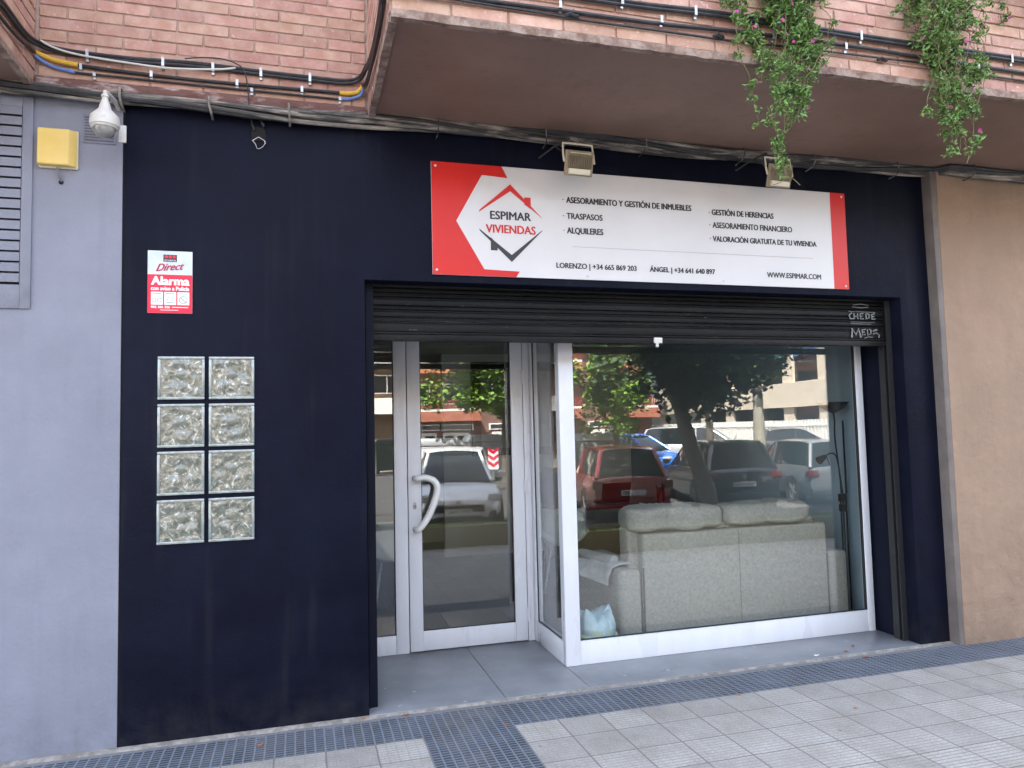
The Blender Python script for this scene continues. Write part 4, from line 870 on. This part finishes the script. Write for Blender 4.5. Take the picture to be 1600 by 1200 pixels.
# desk and the things on it
dk = empty('desk', (3.65, 3.5, .01), 0, 'dark red lacquered desk in the middle of the office', 'desk')
b = MB(); b.box(-.95, .85, -.35, .35, .71, .75); b.build('desk_top', REDL, dk, bevel=.005)
b = MB(); b.box(-.62, .45, -.28, -.25, .06, .55); b.build('modesty_panel', WOODB, dk)
for sx in (-.9, .8):
    for sy in (-.3, .3):
        b = MB(); b.box(sx-.02, sx+.02, sy-.02, sy+.02, 0, .71); b.build('leg', REDL, dk)
lp = empty('laptop', (3.60, 3.42, .76), R(180), 'open black laptop standing on the red desk', 'laptop')
b = MB(); b.box(-.17, .17, -.12, .12, 0, .018); b.build('keyboard', LAPK, lp)
b = MB(); b.add([(-.17, .12, .015), (.17, .12, .015), (.17, .18, .235), (-.17, .18, .235), (-.17, .128, .012), (.17, .128, .012), (.17, .188, .233), (-.17, .188, .233)], [(0, 1, 2, 3), (7, 6, 5, 4), (0, 4, 5, 1), (1, 5, 6, 2), (2, 6, 7, 3), (3, 7, 4, 0)]); b.build('screen', LAPK, lp)
ct = empty('pencil_pot', (4.22, 3.42, .76), 0, 'red pot of pens on the right end of the desk', 'pot')
b = MB(); b.lathe([(0, 0), (.045, 0), (.05, .10), (.044, .10)], n=16); b.build('pot', REDL, ct, smooth=True)
b = MB()
for i in range(9): a = i*.7; b.tube([(.015*math.cos(a), .015*math.sin(a), .02), (.05*math.cos(a), .05*math.sin(a), .17+.02*math.sin(i*2))], .005, 5)
b.build('pens', LAPK, ct)
def shell_chair(loc, rz, label):
    t = empty('shell_chair', loc, rz, label, 'chair', 'white shell chairs in the office')
    b = MB(); v = []; f = []; nu, nv = 16, 14
    for i in range(nu+1):
        for j in range(nv+1):
            s = i/nu; t_ = j/nv*2-1
            if s < .5: u_ = s/.5; y = .24-.42*u_; z = .45-.03*math.sin(u_*3); wd = .23
            else: u_ = (s-.5)/.5; y = -.18-.08*u_; z = .45+.36*u_; wd = .235-.02*u_
            side = abs(t_)**3; z += .13*side*(1-.5*abs(s-.5)*2); y += .10*side*(s > .5)
            v.append((wd*t_*(1+.06*side), y, z-(.05*t_*t_ if s > .9 else 0)))
    for i in range(nu):
        for j in range(nv): A = i*(nv+1)+j; f.append((A, A+1, A+nv+2, A+nv+1))
    b.add(v, f); o = b.build('seat_shell', CHW, t, smooth=True, angle=180); md = o.modifiers.new('s', 'SOLIDIFY'); md.thickness = .012
    for sx in (-1, 1):
        for sy in (-1, 1): b = MB(); b.tube([(sx*.12, sy*.12, .43), (sx*.22, sy*.22, 0)], .011, 8); b.build('leg', STEEL, t, smooth=True)
    return t
shell_chair((1.02, 2.55, .01), R(12), 'white shell chair seen through the sidelight beside the door')
shell_chair((2.75, 2.75, .01), R(-8), 'white shell chair at the left side of the red desk')
shell_chair((3.75, 2.75, .01), R(6), 'white shell chair between the sofa and the red desk')
ct2 = empty('office_chair', (3.2, 4.1, .01), R(180), 'office chair behind the desk with purple and navy coats hung over it', 'chair')
b = MB(); b.box(-.22, .22, -.2, .2, .44, .50); b.build('seat', LAPK, ct2, bevel=.02)
b = MB(); b.box(-.20, .20, -.22, -.17, .55, 1.02); b.build('backrest', LAPK, ct2, bevel=.02)
b = MB(); b.tube([(0, 0, .06), (0, 0, .44)], .025, 8); 
for k in range(5): b.tube([(0, 0, .08), (.26*math.cos(k*1.257), .26*math.sin(k*1.257), .03)], .015, 6)
b.build('base', LAPK, ct2)
for nm, m, x, w_, zt in (('coat', PURP, .02, .17, 1.08), ('coat', NAVC, -.16, .07, 1.12), ('scarf', PINKC, -.08, .035, 1.14)):
    o = MB(); o.tube([(x, -.20, zt), (x, -.245, zt-.06), (x+.01, -.25, zt-.28), (x, -.24, zt-.5)], [w_*.5, w_*.8, w_, w_*.9], 10, jitter=.12); off(o.build(nm, m, ct2, smooth=True), Matrix.Identity(4) and empty) if False else o.build(nm, m, ct2, smooth=True)

# ---------------------------------------------------------------- trailing plants
def trailing(name, profile, label, nleaf, nflow, stems, seed, tail=None):
    r = random.Random(seed); root = empty(name, (profile[0][1], -1.2, profile[0][0]), 0, label, 'plant', 'flowering plants trailing from the balcony')
    def span(z):
        for (za, a0, a1), (zb, b0, b1) in zip(profile, profile[1:]):
            if zb <= z <= za: t = (za-z)/(za-zb); return a0+(b0-a0)*t, a1+(b1-a1)*t
        return profile[-1][1], profile[-1][2]
    zt, zb = profile[0][0], profile[-1][0]; sm = MB(); anchors = []
    for k in range(stems):
        u = r.random(); zend = zb+(zt-zb)*(r.random()**1.6)*.75; pts = []; z = zt; ph = r.uniform(0, 6.3)
        while z > zend:
            a, c = span(z); x = a+(c-a)*(u+.10*math.sin(z*9+ph)); y = -1.21-.05*math.sin(ph+z*4)-.035*r.random(); pts.append((x, y, z)); anchors.append(Vector((x, y, z))); z -= .035
        if len(pts) > 2: sm.tube(pts, .0017, 5)
    if tail:
        for tl in tail:
            pts = smooth_path([(x, -1.21+.01*math.sin(z*20), z) for x, z in tl], 6); sm.tube(pts, .0021, 5); 
            anchors += [p for p in pts if r.random() < .22]
    off(sm.build('stems', STEM, root, smooth=True), root)
    lm = MB(); fm = MB()
    def leaf(p, s, mb):
        d = Vector((r.gauss(0, 1), r.gauss(0, 1), r.gauss(-.1, .8))).normalized(); q = d.cross(Vector((r.gauss(0, 1), r.gauss(0, 1), r.gauss(0, 1)))).normalized(); n_ = d.cross(q)*.18
        mb.add([p, p+d*s*.45+q*s*.24+n_*s, p+d*s, p+d*s*.45-q*s*.24+n_*s], [(0, 1, 2), (0, 2, 3)])
    for k in range(nleaf):
        c = r.choice(anchors); a_, c_ = span(c.z); dens = (c_-a_)
        if noise.noise(Vector((c.x*11, c.z*9, seed))) < -.12 and r.random() < .85: continue
        cl = c+Vector((r.gauss(0, .016), r.gauss(0, .02), r.gauss(0, .014)))
        for j in range(8): leaf(cl+Vector((r.gauss(0, .008), r.gauss(0, .008), r.gauss(0, .008))), r.uniform(.018, .036), lm)
    off(lm.build('leaves', LEAFP, root), root)
    for k in range(nflow):
        c = r.choice(anchors)+Vector((r.gauss(0, .02), -.03-.03*r.random(), 0)); s = r.uniform(.007, .014)
        nr = Vector((r.gauss(0, .5), -1, r.gauss(.2, .5))).normalized(); a = nr.cross(Vector((0, 0, 1))).normalized(); b_ = nr.cross(a); fb = MB()
        for j in range(10):
            t0 = j*2*math.pi/10; dd = a*math.cos(t0)+b_*math.sin(t0); ee = a*math.cos(t0+.35)+b_*math.sin(t0+.35)
            fb.add([c, c+dd*s+nr*s*.25, c+ee*s+nr*s*.25], [(0, 1, 2)])
        off(fb.build('flower', FLOW, root), root)
    return root
trailing('trailing_plant', [(4.35, 2.25, 2.85), (3.80, 2.30, 2.88), (3.53, 2.37, 2.83), (3.40, 2.42, 2.77), (3.28, 2.44, 2.70), (3.18, 2.44, 2.70), (3.08, 2.50, 2.66)], 'trailing plant with magenta flowers hanging lowest, over the right floodlight', 1850, 44, 40, 3,
         tail=[[(2.52, 3.2), (2.54, 3.1), (2.56, 3.05), (2.58, 2.98), (2.60, 2.90), (2.615, 2.83)], [(2.62, 3.2), (2.60, 3.08), (2.585, 3.0), (2.60, 2.92), (2.64, 2.88)], [(2.59, 2.84), (2.64, 2.835), (2.68, 2.80)], [(2.59, 2.82), (2.55, 2.80), (2.52, 2.79)]])
trailing('trailing_plant', [(4.45, 3.40, 3.95), (3.90, 3.46, 3.90), (3.55, 3.54, 3.88), (3.40, 3.60, 3.86), (3.28, 3.62, 3.80), (3.15, 3.66, 3.80), (3.06, 3.70, 3.78)], 'trailing plant with magenta flowers hanging on the right, clear of the floodlights', 1550, 32, 34, 8,
         tail=[[(3.62, 3.5), (3.56, 3.42), (3.52, 3.33), (3.54, 3.27)], [(3.74, 3.14), (3.72, 3.07), (3.68, 3.04), (3.64, 3.045)], [(3.76, 3.12), (3.78, 3.05), (3.77, 3.0)], [(3.78, 3.2), (3.86, 3.17), (3.89, 3.15)], [(3.5, 3.9), (3.42, 3.86), (3.38, 3.80)]])
trailing('trailing_plant', [(4.45, 4.15, 4.7), (3.95, 4.17, 4.6), (3.80, 4.24, 4.5), (3.76, 4.3, 4.4)], 'trailing plant at the right edge of the photo, only its fringe in view', 600, 6, 16, 5)

# ================================================================= THE STREET BEHIND THE CAMERA (seen in the glass)
pw = empty('planter_kerb', (4.5, -3.75, 0), 0, 'low olive green planter wall beside the pavement, mirrored in the door glass', 'planter')
b = MB(); b.box(-2.9, 5, -.15, .12, 0, .30); b.build('planter_wall', mat('olive_render', (.27, .26, .14), .8, (.33, .32, .19), 5), pw, bevel=.01)
b = MB(); rr_ = random.Random(4)
for k in range(2500):
    x = rr_.uniform(-2.8, 4.9); y = rr_.uniform(-.12, .10); h = rr_.uniform(.02, .05); b.add([(x, y, .3), (x+.012, y+.004, .3), (x+rr_.uniform(-.02, .02), y+rr_.uniform(-.02, .02), .3+h)], [(0, 1, 2)])
b.build('grass', LEAF, pw)

def tree(loc, h0, crown, n, leafm, barkm, label, lean=(0, 0), rad=.15, seed=1, ls=.12):
    r = random.Random(seed); t = empty('street_tree', loc, 0, label, 'tree', 'street trees mirrored in the glass')
    cx, cy, cz, rx, ry, rz = crown
    b = MB(); top = Vector((lean[0], lean[1], h0)); b.tube(smooth_path([(0, 0, 0), (lean[0]*.25, lean[1]*.3, h0*.35), (lean[0]*.7, lean[1]*.7, h0*.7), top], 5), [rad*(1.15-.4*i/15) for i in range(16)], 12, jitter=.05)
    for k in range(9):
        a = k*.75+r.random(); e = Vector((cx+rx*.75*math.cos(a), cy+ry*.75*math.sin(a), cz+rz*r.uniform(-.2, .6))); mid = top.lerp(e, .5)+Vector((0, 0, .2)); b.tube(smooth_path([top-Vector((0, 0, .15)), mid, e], 4), [rad*.5*(1-.09*i) for i in range(9)], 6)
    b.build('trunk', barkm, t, smooth=True)
    cl = []
    for k in range(46):
        while True:
            q = Vector((r.uniform(-1, 1), r.uniform(-1, 1), r.uniform(-1, 1)))
            if q.length < 1: break
        cl.append((Vector((cx+q.x*rx, cy+q.y*ry, cz+q.z*rz)), r.uniform(.25, .5)*min(rx, rz, 1.6)))
    b = MB()
    for k in range(n):
        c, s_ = r.choice(cl); d = Vector((r.gauss(0, 1), r.gauss(0, 1), r.gauss(0, 1))).normalized(); p = c+d*s_*r.uniform(.4, 1)
        d1 = Vector((r.gauss(0, 1), r.gauss(0, 1), r.gauss(-.3, .5))).normalized(); q = d1.cross(Vector((r.gauss(0, .5), r.gauss(0, .5), 1))).normalized(); s = ls*r.uniform(.6, 1.2)
        b.add([p, p+d1*s*.4+q*s*.42, p+d1*s, p+d1*s*.4-q*s*.42], [(0, 1, 2, 3)])
    b.build('crown', leafm, t); return t
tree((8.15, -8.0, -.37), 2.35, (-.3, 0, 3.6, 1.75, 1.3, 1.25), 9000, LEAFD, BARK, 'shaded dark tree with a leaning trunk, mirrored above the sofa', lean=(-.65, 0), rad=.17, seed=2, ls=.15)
tree((10.2, -17.2, -.15), 2.2, (-.1, 0, 3.3, 1.15, 1.2, 1.9), 8000, LEAF, BARK, 'sunlit light green tree mirrored left of the dark tree', rad=.12, seed=5, ls=.15)
tree((8.6, -21, -.05), 2.6, (0, 0, 3.9, .9, 1, 1.5), 4500, LEAF, BARK, 'smaller sunlit tree mirrored right beside the corner post', rad=.09, seed=6, ls=.15)
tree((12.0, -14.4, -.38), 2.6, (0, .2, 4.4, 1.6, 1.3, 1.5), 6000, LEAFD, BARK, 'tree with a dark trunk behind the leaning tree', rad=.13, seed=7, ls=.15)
tree((20.3, -24, 0), 3.8, (.1, 0, 5.4, 2.1, 1.6, 1.7), 7000, LEAF, BARKP, 'tree with a pale straight trunk in front of the cream building', rad=.26, seed=9, ls=.19)
tree((6.9, -17.6, -.15), 2.6, (-.5, 0, 3.9, 2.3, 1.5, 1.7), 15000, LEAF, BARK, 'broad sunlit tree mirrored in the door glass', rad=.13, seed=11, ls=.16)
tree((2.45, -22, 0), 2.4, (0, 0, 3.0, .5, .7, 1.2), 2500, LEAF, BARK, 'slim tree mirrored in the sidelight', rad=.07, seed=12, ls=.14)
bu = empty('shrub', (19.0, -23.5, 0), 0, 'spiky shrub at the foot of the pale trunked tree', 'shrub')
b = MB(); r_ = random.Random(3)
for k in range(90):
    a = r_.uniform(0, 6.3); e = r_.uniform(.2, 1.3); l = r_.uniform(.6, 1.2); d = Vector((math.cos(a)*math.cos(e), math.sin(a)*math.cos(e), math.sin(e))); q = Vector((-math.sin(a), math.cos(a), 0))*.035
    b.add([d*.1-q, d*.1+q, d*l], [(0, 1, 2)])
b.build('blades', LEAFD, bu)

# parked cars ---------------------------------------------------
def car(loc, rz, body, label, L=4.4, W=1.82, H=1.5, style='hatch', seed=0, plate='4821 HJK', logo=True):
    t = empty('parked_car', loc, rz, label, 'car', 'parked cars mirrored in the glass')
    hl = L/2; hw = W/2; belt = H*.60
    # stations along y: (y, half width low, z bottom, z shoulder)
    st = [(-hl, .70*hw, .36, belt*.86), (-hl+.06, .88*hw, .28, belt*.96), (-hl+.35, .97*hw, .24, belt*1.02), (-hl+1.0, hw, .22, belt*1.02), (0, hw, .20, belt*.99), (hl-1.35, hw, .22, belt*.95), (hl-.8, .98*hw, .24, belt*.90), (hl-.3, .93*hw, .26, belt*.80), (hl-.05, .82*hw, .30, belt*.66), (hl, .66*hw, .36, belt*.56)]
    b = MB(); v = []; f = []
    for (y, w_, z0, z1) in st:
        ring = [(w_*.86, z0), (w_*.98, z0+.10), (w_, z0+(z1-z0)*.55), (w_*.965, z0+(z1-z0)*.85), (w_*.90, z1), (w_*.5, z1+.03), (0, z1+.04)]
        ring = ring+[(-x, z) for x, z in ring[-2::-1]]
        v += [(x, y, z) for x, z in ring]
    k = 13
    for i in range(len(st)-1):
        for j in range(k-1): A = i*k+j; f.append((A, A+1, A+k+1, A+k))
        A = i*k; f.append((A+k-1, A, A+k, A+2*k-1))
    f.append(tuple(range(k))); f.append(tuple((len(st)-1)*k+j for j in range(k-1, -1, -1)))
    b.add(v, f); bo = b.build('body', body, t, smooth=True, angle=50)
    # greenhouse
    yr = -hl+(.12 if style in ('hatch', 'suv') else .75); yf = hl-1.0
    def gh(mb, off_, ztop, zb, shrink=1):
        q = [(yr+off_, .84*hw), (yr+.35, .88*hw), (0, .89*hw), (yf-.45, .87*hw), (yf+.02-off_, .80*hw)]
        top = [(yr+.32+off_, .62*hw), (yr+.62, .68*hw), (0, .70*hw), (yf-1.05, .68*hw), (yf-.78-off_, .60*hw)]
        zt = [ztop-.06, ztop-.01, ztop, ztop-.02, ztop-.08]; v = []; f = []
        for (y, w_), (y2, w2), z2 in zip(q, top, zt): v += [(w_, y, zb), (w2, y2, z2), (0, y2, z2+.035), (-w2, y2, z2), (-w_, y, zb)]
        n = 5
        for i in range(n-1):
            for j in range(4): A = i*5+j; f.append((A, A+1, A+6, A+5))
        f.append((0, 1, 2, 3, 4)); f.append(tuple((n-1)*5+j for j in (4, 3, 2, 1, 0))); mb.add(v, f); return q, top, zt
    b = MB(); q, top, zt = gh(b, 0, H-.02, belt-.02); b.build('windows', CARG, t, smooth=True, angle=30)
    b = MB(); v = []; f = []   # roof skin
    for (y2, w2), z2 in zip(top, zt): v += [(w2*1.04, y2, z2+.004), (w2*.6, y2, z2+.035), (0, y2, z2+.05), (-w2*.6, y2, z2+.035), (-w2*1.04, y2, z2+.004)]
    for i in range(4):
        for j in range(4): A = i*5+j; f.append((A, A+1, A+6, A+5))
    b.add(v, f); b.build('roof', body, t, smooth=True, angle=60)
    b = MB()
    for s in (-1, 1):
        for i, r_ in ((0, .05), (2, .035), (4, .038)):
            b.tube([(s*q[i][1]*1.0, q[i][0], belt-.02), (s*top[i][1]*1.01, top[i][0], zt[i])], r_, 6)
        b.tube([(s*top[i_][1]*1.02, top[i_][0], zt[i_]) for i_ in range(5)], .024, 6)
    b.build('pillars', body, t, smooth=True)
    for s in (-1, 1):
        for y in (-hl+.85, hl-.88):
            wh = MB(); Mw = Matrix.Translation((s*(hw-.10), y, .32)) @ Matrix.Rotation(R(90*s), 4, 'Y'); wh.lathe([(.20, -.10), (.30, -.10), (.325, -.07), (.325, .07), (.30, .10), (.205, .105)], n=24, M=Mw); wo_ = wh.build('tyre', TYRE, t, smooth=True)
            rm = MB(); rm.lathe([(.21, .09), (.205, .06), (.06, .05), (0, .06)], n=24, M=Mw)
            for k5 in range(5):
                a = k5*1.2566; rm.tube([Mw @ Vector((0, 0, .09)), Mw @ Vector((.2*math.cos(a), .2*math.sin(a), .095))], .022, 5)
            rm.build('rim', RIMM, wo_, smooth=True)
            ar = MB(); ar.lathe([(.335, -.1), (.345, .106), (.375, .108), (.385, .095)], n=24, M=Mw); ar.build('wheel_arch', BLKP, t, smooth=True)
        b = MB(); b.box(s*(hw-.02), s*(hw+.16), yf-.42, yf-.28, belt+.02, belt+.15); b.build('wing_mirror', body, t, bevel=.03)
        b = MB(); b.box(s*hw*.62, s*hw*.93, hl-.22, hl-.02, belt*.62, belt*.78); b.build('headlight', LAMPW, t, bevel=.04)
        b = MB(); b.box(s*hw*.66, s*hw*.95, -hl-.005, -hl+.22, belt*.74, belt*.93); b.build('tail_light', LAMPR, t, bevel=.03)
    b = MB(); b.box(-hw*.55, hw*.55, hl-.06, hl+.015, belt*.42, belt*.55); b.box(-hw*.5, hw*.5, hl-.05, hl+.01, .22, .32); b.build('grille', BLKP, t, bevel=.02)
    b = MB()
    for s in (-1, 1): b.box(s*hw*.62, s*hw*.80, hl-.16, hl-.02, .30, .42)
    b.build('fog_lamp', BLKP, t, bevel=.02)
    b = MB(); b.box(-hw*.70, hw*.70, hl-.10, hl+.035, .19, .215); b.box(-hw*.52, hw*.52, hl-.06, hl+.022, belt*.555, belt*.575); b.build('bumper_trim', RIMM if style == 'suv' else body, t, bevel=.005)
    b = MB(); b.tube([(-hw*.5, yf+.02, belt+.02), (.02, yf-.12, belt+.08)], .008, 5); b.tube([(0, yf+.02, belt+.02), (hw*.5, yf-.1, belt+.09)], .008, 5); b.tube([(.05, -hl+.16, belt+.05), (-.3, -hl+.24, belt+.12)], .008, 5); b.build('wiper', BLKP, t)
    b = MB(); b.tube([(0, -hl+.6, H+.02), (0, -hl+.45, H+.14)], .008, 5); b.build('aerial', BLKP, t)
    b = MB(); b.box(-hw*.88, hw*.88, -hl-.02, -hl+.12, .24, .42); b.build('bumper', BLKP if style != 'plain' else body, t, bevel=.03)
    for y, sg_, zz in ((hl+.02, 1, .36), (-hl-.015, -1, .56)):
        b = MB(); b.box(-.26, .26, y-.006, y+.006, zz, zz+.11); po = b.build('number_plate', PLATE, t)
        if not plate: continue
        o = text_mesh(plate, -.23, .23, zz+.02, zz+.09, 0, SIGNK, 'lettering', po, .01); o.location = (0, y+sg_*.008, 0)
        if sg_ > 0: o.rotation_euler = (0, 0, math.pi)
    b = MB(); b.lathe([(0, .03), (.05, .02), (.055, 0)], c=(0, -hl+.02, belt*.82), n=16, M=Matrix.Rotation(R(90), 4, 'X')); b.lathe([(0, .03), (.05, .02), (.055, 0)], c=(0, hl-.01, belt*.60), n=16, M=Matrix.Rotation(R(-90), 4, 'X')); b.build('badge', RIMM, t, smooth=True)
    return t
car((3.55, -9.9, -.37), R(9), paint('car_white', (.80, .82, .84)), 'white family car parked nose towards the shop, mirrored in the door', H=1.62, W=1.85, style='suv', plate='2841 FHK')
def rearcar(rx_, ry_, phi, *a, **k):
    L_ = k.get('L', 4.4); d = Vector((math.sin(phi), -math.cos(phi))); c = Vector((rx_, ry_))+d*L_/2
    return car((c.x, c.y, -.37), math.pi+phi, *a, **k)
rearcar(6.95, -9.1, R(12), paint('car_red', (.17, .008, .010)), 'dark red hatchback seen from behind, mirrored beside the corner post', H=1.56, L=4.1, plate='H 4612 BD')
rearcar(10.15, -9.9, R(14), paint('car_black', (.012, .013, .014)), 'black estate car seen from behind, mirrored above the sofa', H=1.60, W=1.9, L=4.6, style='suv', plate='1218 NGU')
rearcar(12.75, -9.7, R(12), paint('car_grey', (.10, .11, .12)), 'grey car seen from behind, mirrored at the right of the window', H=1.55, L=4.4, plate='')
rearcar(.55, -8.4, R(2), paint('car_maroon', (.10, .008, .01)), 'maroon car whose tail is mirrored in the sidelight', H=1.5, L=4.2, plate='')
car((12.1, -19.8, -.06), R(-28), paint('car_blue', (.02, .20, .85)), 'bright blue car in the sun, mirrored left of the leaning trunk', H=1.45, L=4.1, plate='')
car((15.0, -20.2, -.05), R(-52), paint('car_silver', (.45, .46, .47)), 'silver estate car in the sun behind the leaning trunk', H=1.66, L=4.6, style='suv', plate='')
car((22.4, -24.6, 0), R(-72), paint('car_dark', (.07, .075, .085)), 'dark saloon car in front of the white fence', H=1.42, L=4.5, style='sedan', plate='')

# recycling containers
def container(loc, rz, m, label, w=1.5, h=1.25, lid=None):
    t = empty('waste_container', loc, rz, label, 'container', 'street waste containers')
    b = MB(); b.add([(-w/2*.88, -.45, .12), (w/2*.88, -.45, .12), (w/2*.88, .45, .12), (-w/2*.88, .45, .12), (-w/2, -.55, h), (w/2, -.55, h), (w/2, .55, h), (-w/2, .55, h)], [(0, 3, 2, 1), (4, 5, 6, 7), (0, 1, 5, 4), (1, 2, 6, 5), (2, 3, 7, 6), (3, 0, 4, 7)]); b.build('tub', m, t, bevel=.04)
    b = MB(); b.prism([(-w/2-.03, h+.005), (w/2+.03, h+.005), (w/2*.82, h+.26), (-w/2*.82, h+.26)], -.58, .58); b.build('lid', lid or m, t, bevel=.06)
    b = MB()
    for sx in (-1, 1): b.box(sx*w/2*.7-.05, sx*w/2*.7+.05, -.4, .4, 0, .12)
    b.build('wheels', TYRE, t); return t
SILV = mat('container_silver', (.50, .52, .53), .45, metal=.3); GRYC = mat('container_grey', (.16, .17, .17), .5); GRN = mat('container_dark', (.03, .05, .045), .4)
t = container((9.9, -18.2, -.1), R(4), GRYC, 'grey waste container with a silver lid and a pink notice', 1.6, 1.3, SILV)
b = MB(); b.box(.15, .45, .555, .57, .85, 1.12); b.build('notice', mat('pink_notice', (.62, .25, .5), .5), t)
b = MB(); b.box(-.5, .5, .585, .60, 1.40, 1.43); b.build('stripe', CABY, t)
container((6.35, -18.6, -.1), R(0), SILV, 'silver waste container mirrored near the hinge side of the door', 1.2, 1.35, SILV)
container((4.75, -18.3, -.1), R(3), SILV, 'silver waste container behind the white car', 1.6, 1.25, SILV)
container((3.62, -24, 0), R(0), GRN, 'black waste container mirrored in the sidelight', 1.0, 1.15, GRN)
cp = empty('chevron_post', (5.95, -15.6, -.28), 0, 'red and white chevron marker post at the parking bay', 'post')
b = MB(); b.tube([(0, 0, 0), (0, 0, 1.35)], .03, 8); b.build('post', GRYC, cp)
b = MB(); b.box(-.16, .16, .03, .04, .72, 1.30); b.build('panel', STKT, cp)
b = MB()
for k in range(3): z = .78+k*.2; b.prism([(-.16, z+.12), (-.16, z+.22), (0, z+.10), (.16, z+.22), (.16, z+.12), (0, z)], .041, .045)
b.build('chevrons', STKR, cp)

# cream building at right angles, with windows and a white fence
cr = empty('cream_building', (27.7, -36, 0), 0, 'long cream building with dark windows mirrored behind the trees', 'building')
CRM = mat('cream_render', (.60, .52, .41), .85, (.66, .58, .47), 2)
b = MB()
b.box(.25, 10, -24, 14, 0, 9); b.box(-.25, .25, -24, 14, 2.62, 4.05); b.box(-.1, .25, -24, 14, 0, 1.2); b.box(-.1, .25, -24, 14, 6.4, 9)
y = -24
while y < 14: b.box(-.08, .25, y, y+.9, 1.2, 2.62); b.box(-.08, .25, y, y+.9, 4.05, 6.4); y += 3.1
off_b = b.build('wall', CRM, cr)
y = -23.1
while y < 13:
    b = MB(); b.box(.10, .24, y, y+2.2, 1.2, 2.62); b.box(.10, .24, y, y+2.2, 4.05, 6.4); b.build('window', CARG, cr)
    b = MB(); b.box(.0, .08, y, y+2.2, 5.5, 6.4); b.build('awning', mat('blue_awning', (.06, .16, .34), .7), cr); y += 3.1
wf = empty('white_fence', (26.2, -36, 0), 0, 'white vertical bar fence in front of the cream building', 'fence')
b = MB(); y = -12
while y < 12: b.box(-.03, .03, y, y+.16, .1, 1.85); y += .26
b.box(-.05, .05, -12, 12, .2, .3); b.box(-.05, .05, -12, 12, 1.5, 1.6); b.build('bars', mat('fence_white', (.78, .77, .74), .6), wf)
b = MB()
b.box(-6, 1, -.1, .1, 0, 1.7); o = b.build('rear_wall', mat('white_wall', (.66, .66, .64), .7), wf); o.location = (-3.6, -9.5, 0)

# red brick apartment block opposite
br = empty('red_brick_building', (6, -40, 0), 0, 'red brick apartment block with balconies across the street', 'building')
RB = mat('red_brick_far', (.30, .10, .06), .85, (.38, .14, .085), 3); RBD = mat('brown_brick_far', (.16, .085, .065), .85, (.20, .11, .08), 3); WSL = mat('white_slab', (.68, .64, .58), .8); ORT = mat('orange_tile', (.46, .17, .08), .8)
b = MB(); b.box(.5, 17, -10, 0, 0, 14); b.build('wall', RBD, br)
b = MB(); b.box(-40, .48, -10, .3, 0, 14); b.build('wall', WOODB, br)
for z in (2.95, 5.95, 8.95):
    for xa_, xb_ in ((.9, 5.2), (7.4, 11.6), (13.2, 17)):
        b = MB(); b.box(xa_, xb_, 0, 1.3, z, z+.14); b.build('balcony_slab', WSL, br)
        b = MB(); b.box(xa_, xb_, 1.2, 1.32, z-.62, z-.01); b.build('parapet', ORT if z > 4 else RB, br)
    b = MB()
    for xa_, xb_ in ((.9, 5.2), (7.4, 11.6), (13.2, 17)):
        x = xa_
        while x < xb_: b.box(x, x+.05, 1.2, 1.26, z+.14, z+.62); x += .16
        b.box(xa_, xb_, 1.19, 1.27, z+.60, z+.66)
    b.build('railing', mat('red_railing', (.30, .035, .03), .6), br)
    b = MB(); b.box(-40, .48, .3, 1.5, z-.1, z+.85); b.build('parapet', WSL, br)
for x in (.9, 3.0, 6.2, 9.4, 12.6):
    for z in (3.4, 6.4):
        f = MB(); f.box(x, x+1.3, .0, .06, z, z+1.35); fo = f.build('window', STKT, br); p = MB(); p.box(x+.08, x+1.22, .061, .08, z+.08, z+1.27); p.build('pane', CARG, fo)
    f = MB(); f.box(x-.2, x+2.0, 0, .08, 1.75, 2.15); fo = f.build('window', STKT, br); p = MB(); p.box(x-.1, x+1.9, .081, .1, 1.82, 2.08); p.build('pane', CARG, fo)
    f = MB(); f.box(x, x+1.7, 0, .08, 0, 1.6); fo = f.build('garage_door', WSL, br); p = MB(); p.box(x+.1, x+.7, .081, .1, .9, 1.4); p.box(x+.95, x+1.55, .081, .1, .9, 1.4); p.build('pane', CARG, fo)
for x in (-1.5, -4.6, -8, -12):
    f = MB(); f.box(x, x+1.9, .3, .36, 4.1, 5.3); fo = f.build('window', WSL, br); p = MB(); p.box(x+.08, x+.9, .361, .38, 4.18, 5.22); p.box(x+1.0, x+1.82, .361, .38, 4.18, 5.22); p.build('pane', CARG, fo)
    f = MB(); f.tube([(x-.6, .42, 3.9), (x-.6, .42, 5.3)], .28, 8, jitter=.1); f.build('curtain', WSL, br)
sl = empty('street_lamp', (8.1, -19.5, -.08), 0, 'thin dark street lamp post mirrored beside the corner post', 'lamp post')
b = MB(); b.tube([(0, 0, 0), (0, 0, 6)], [.07, .04], 8); b.build('post', BLKP, sl, smooth=True)
b = MB(); b.lathe([(0, 0), (.09, .04), (.11, .14), (.03, .2)], c=(0, 0, 2.1), n=12); b.build('lamp_head', CREAM, sl, smooth=True)
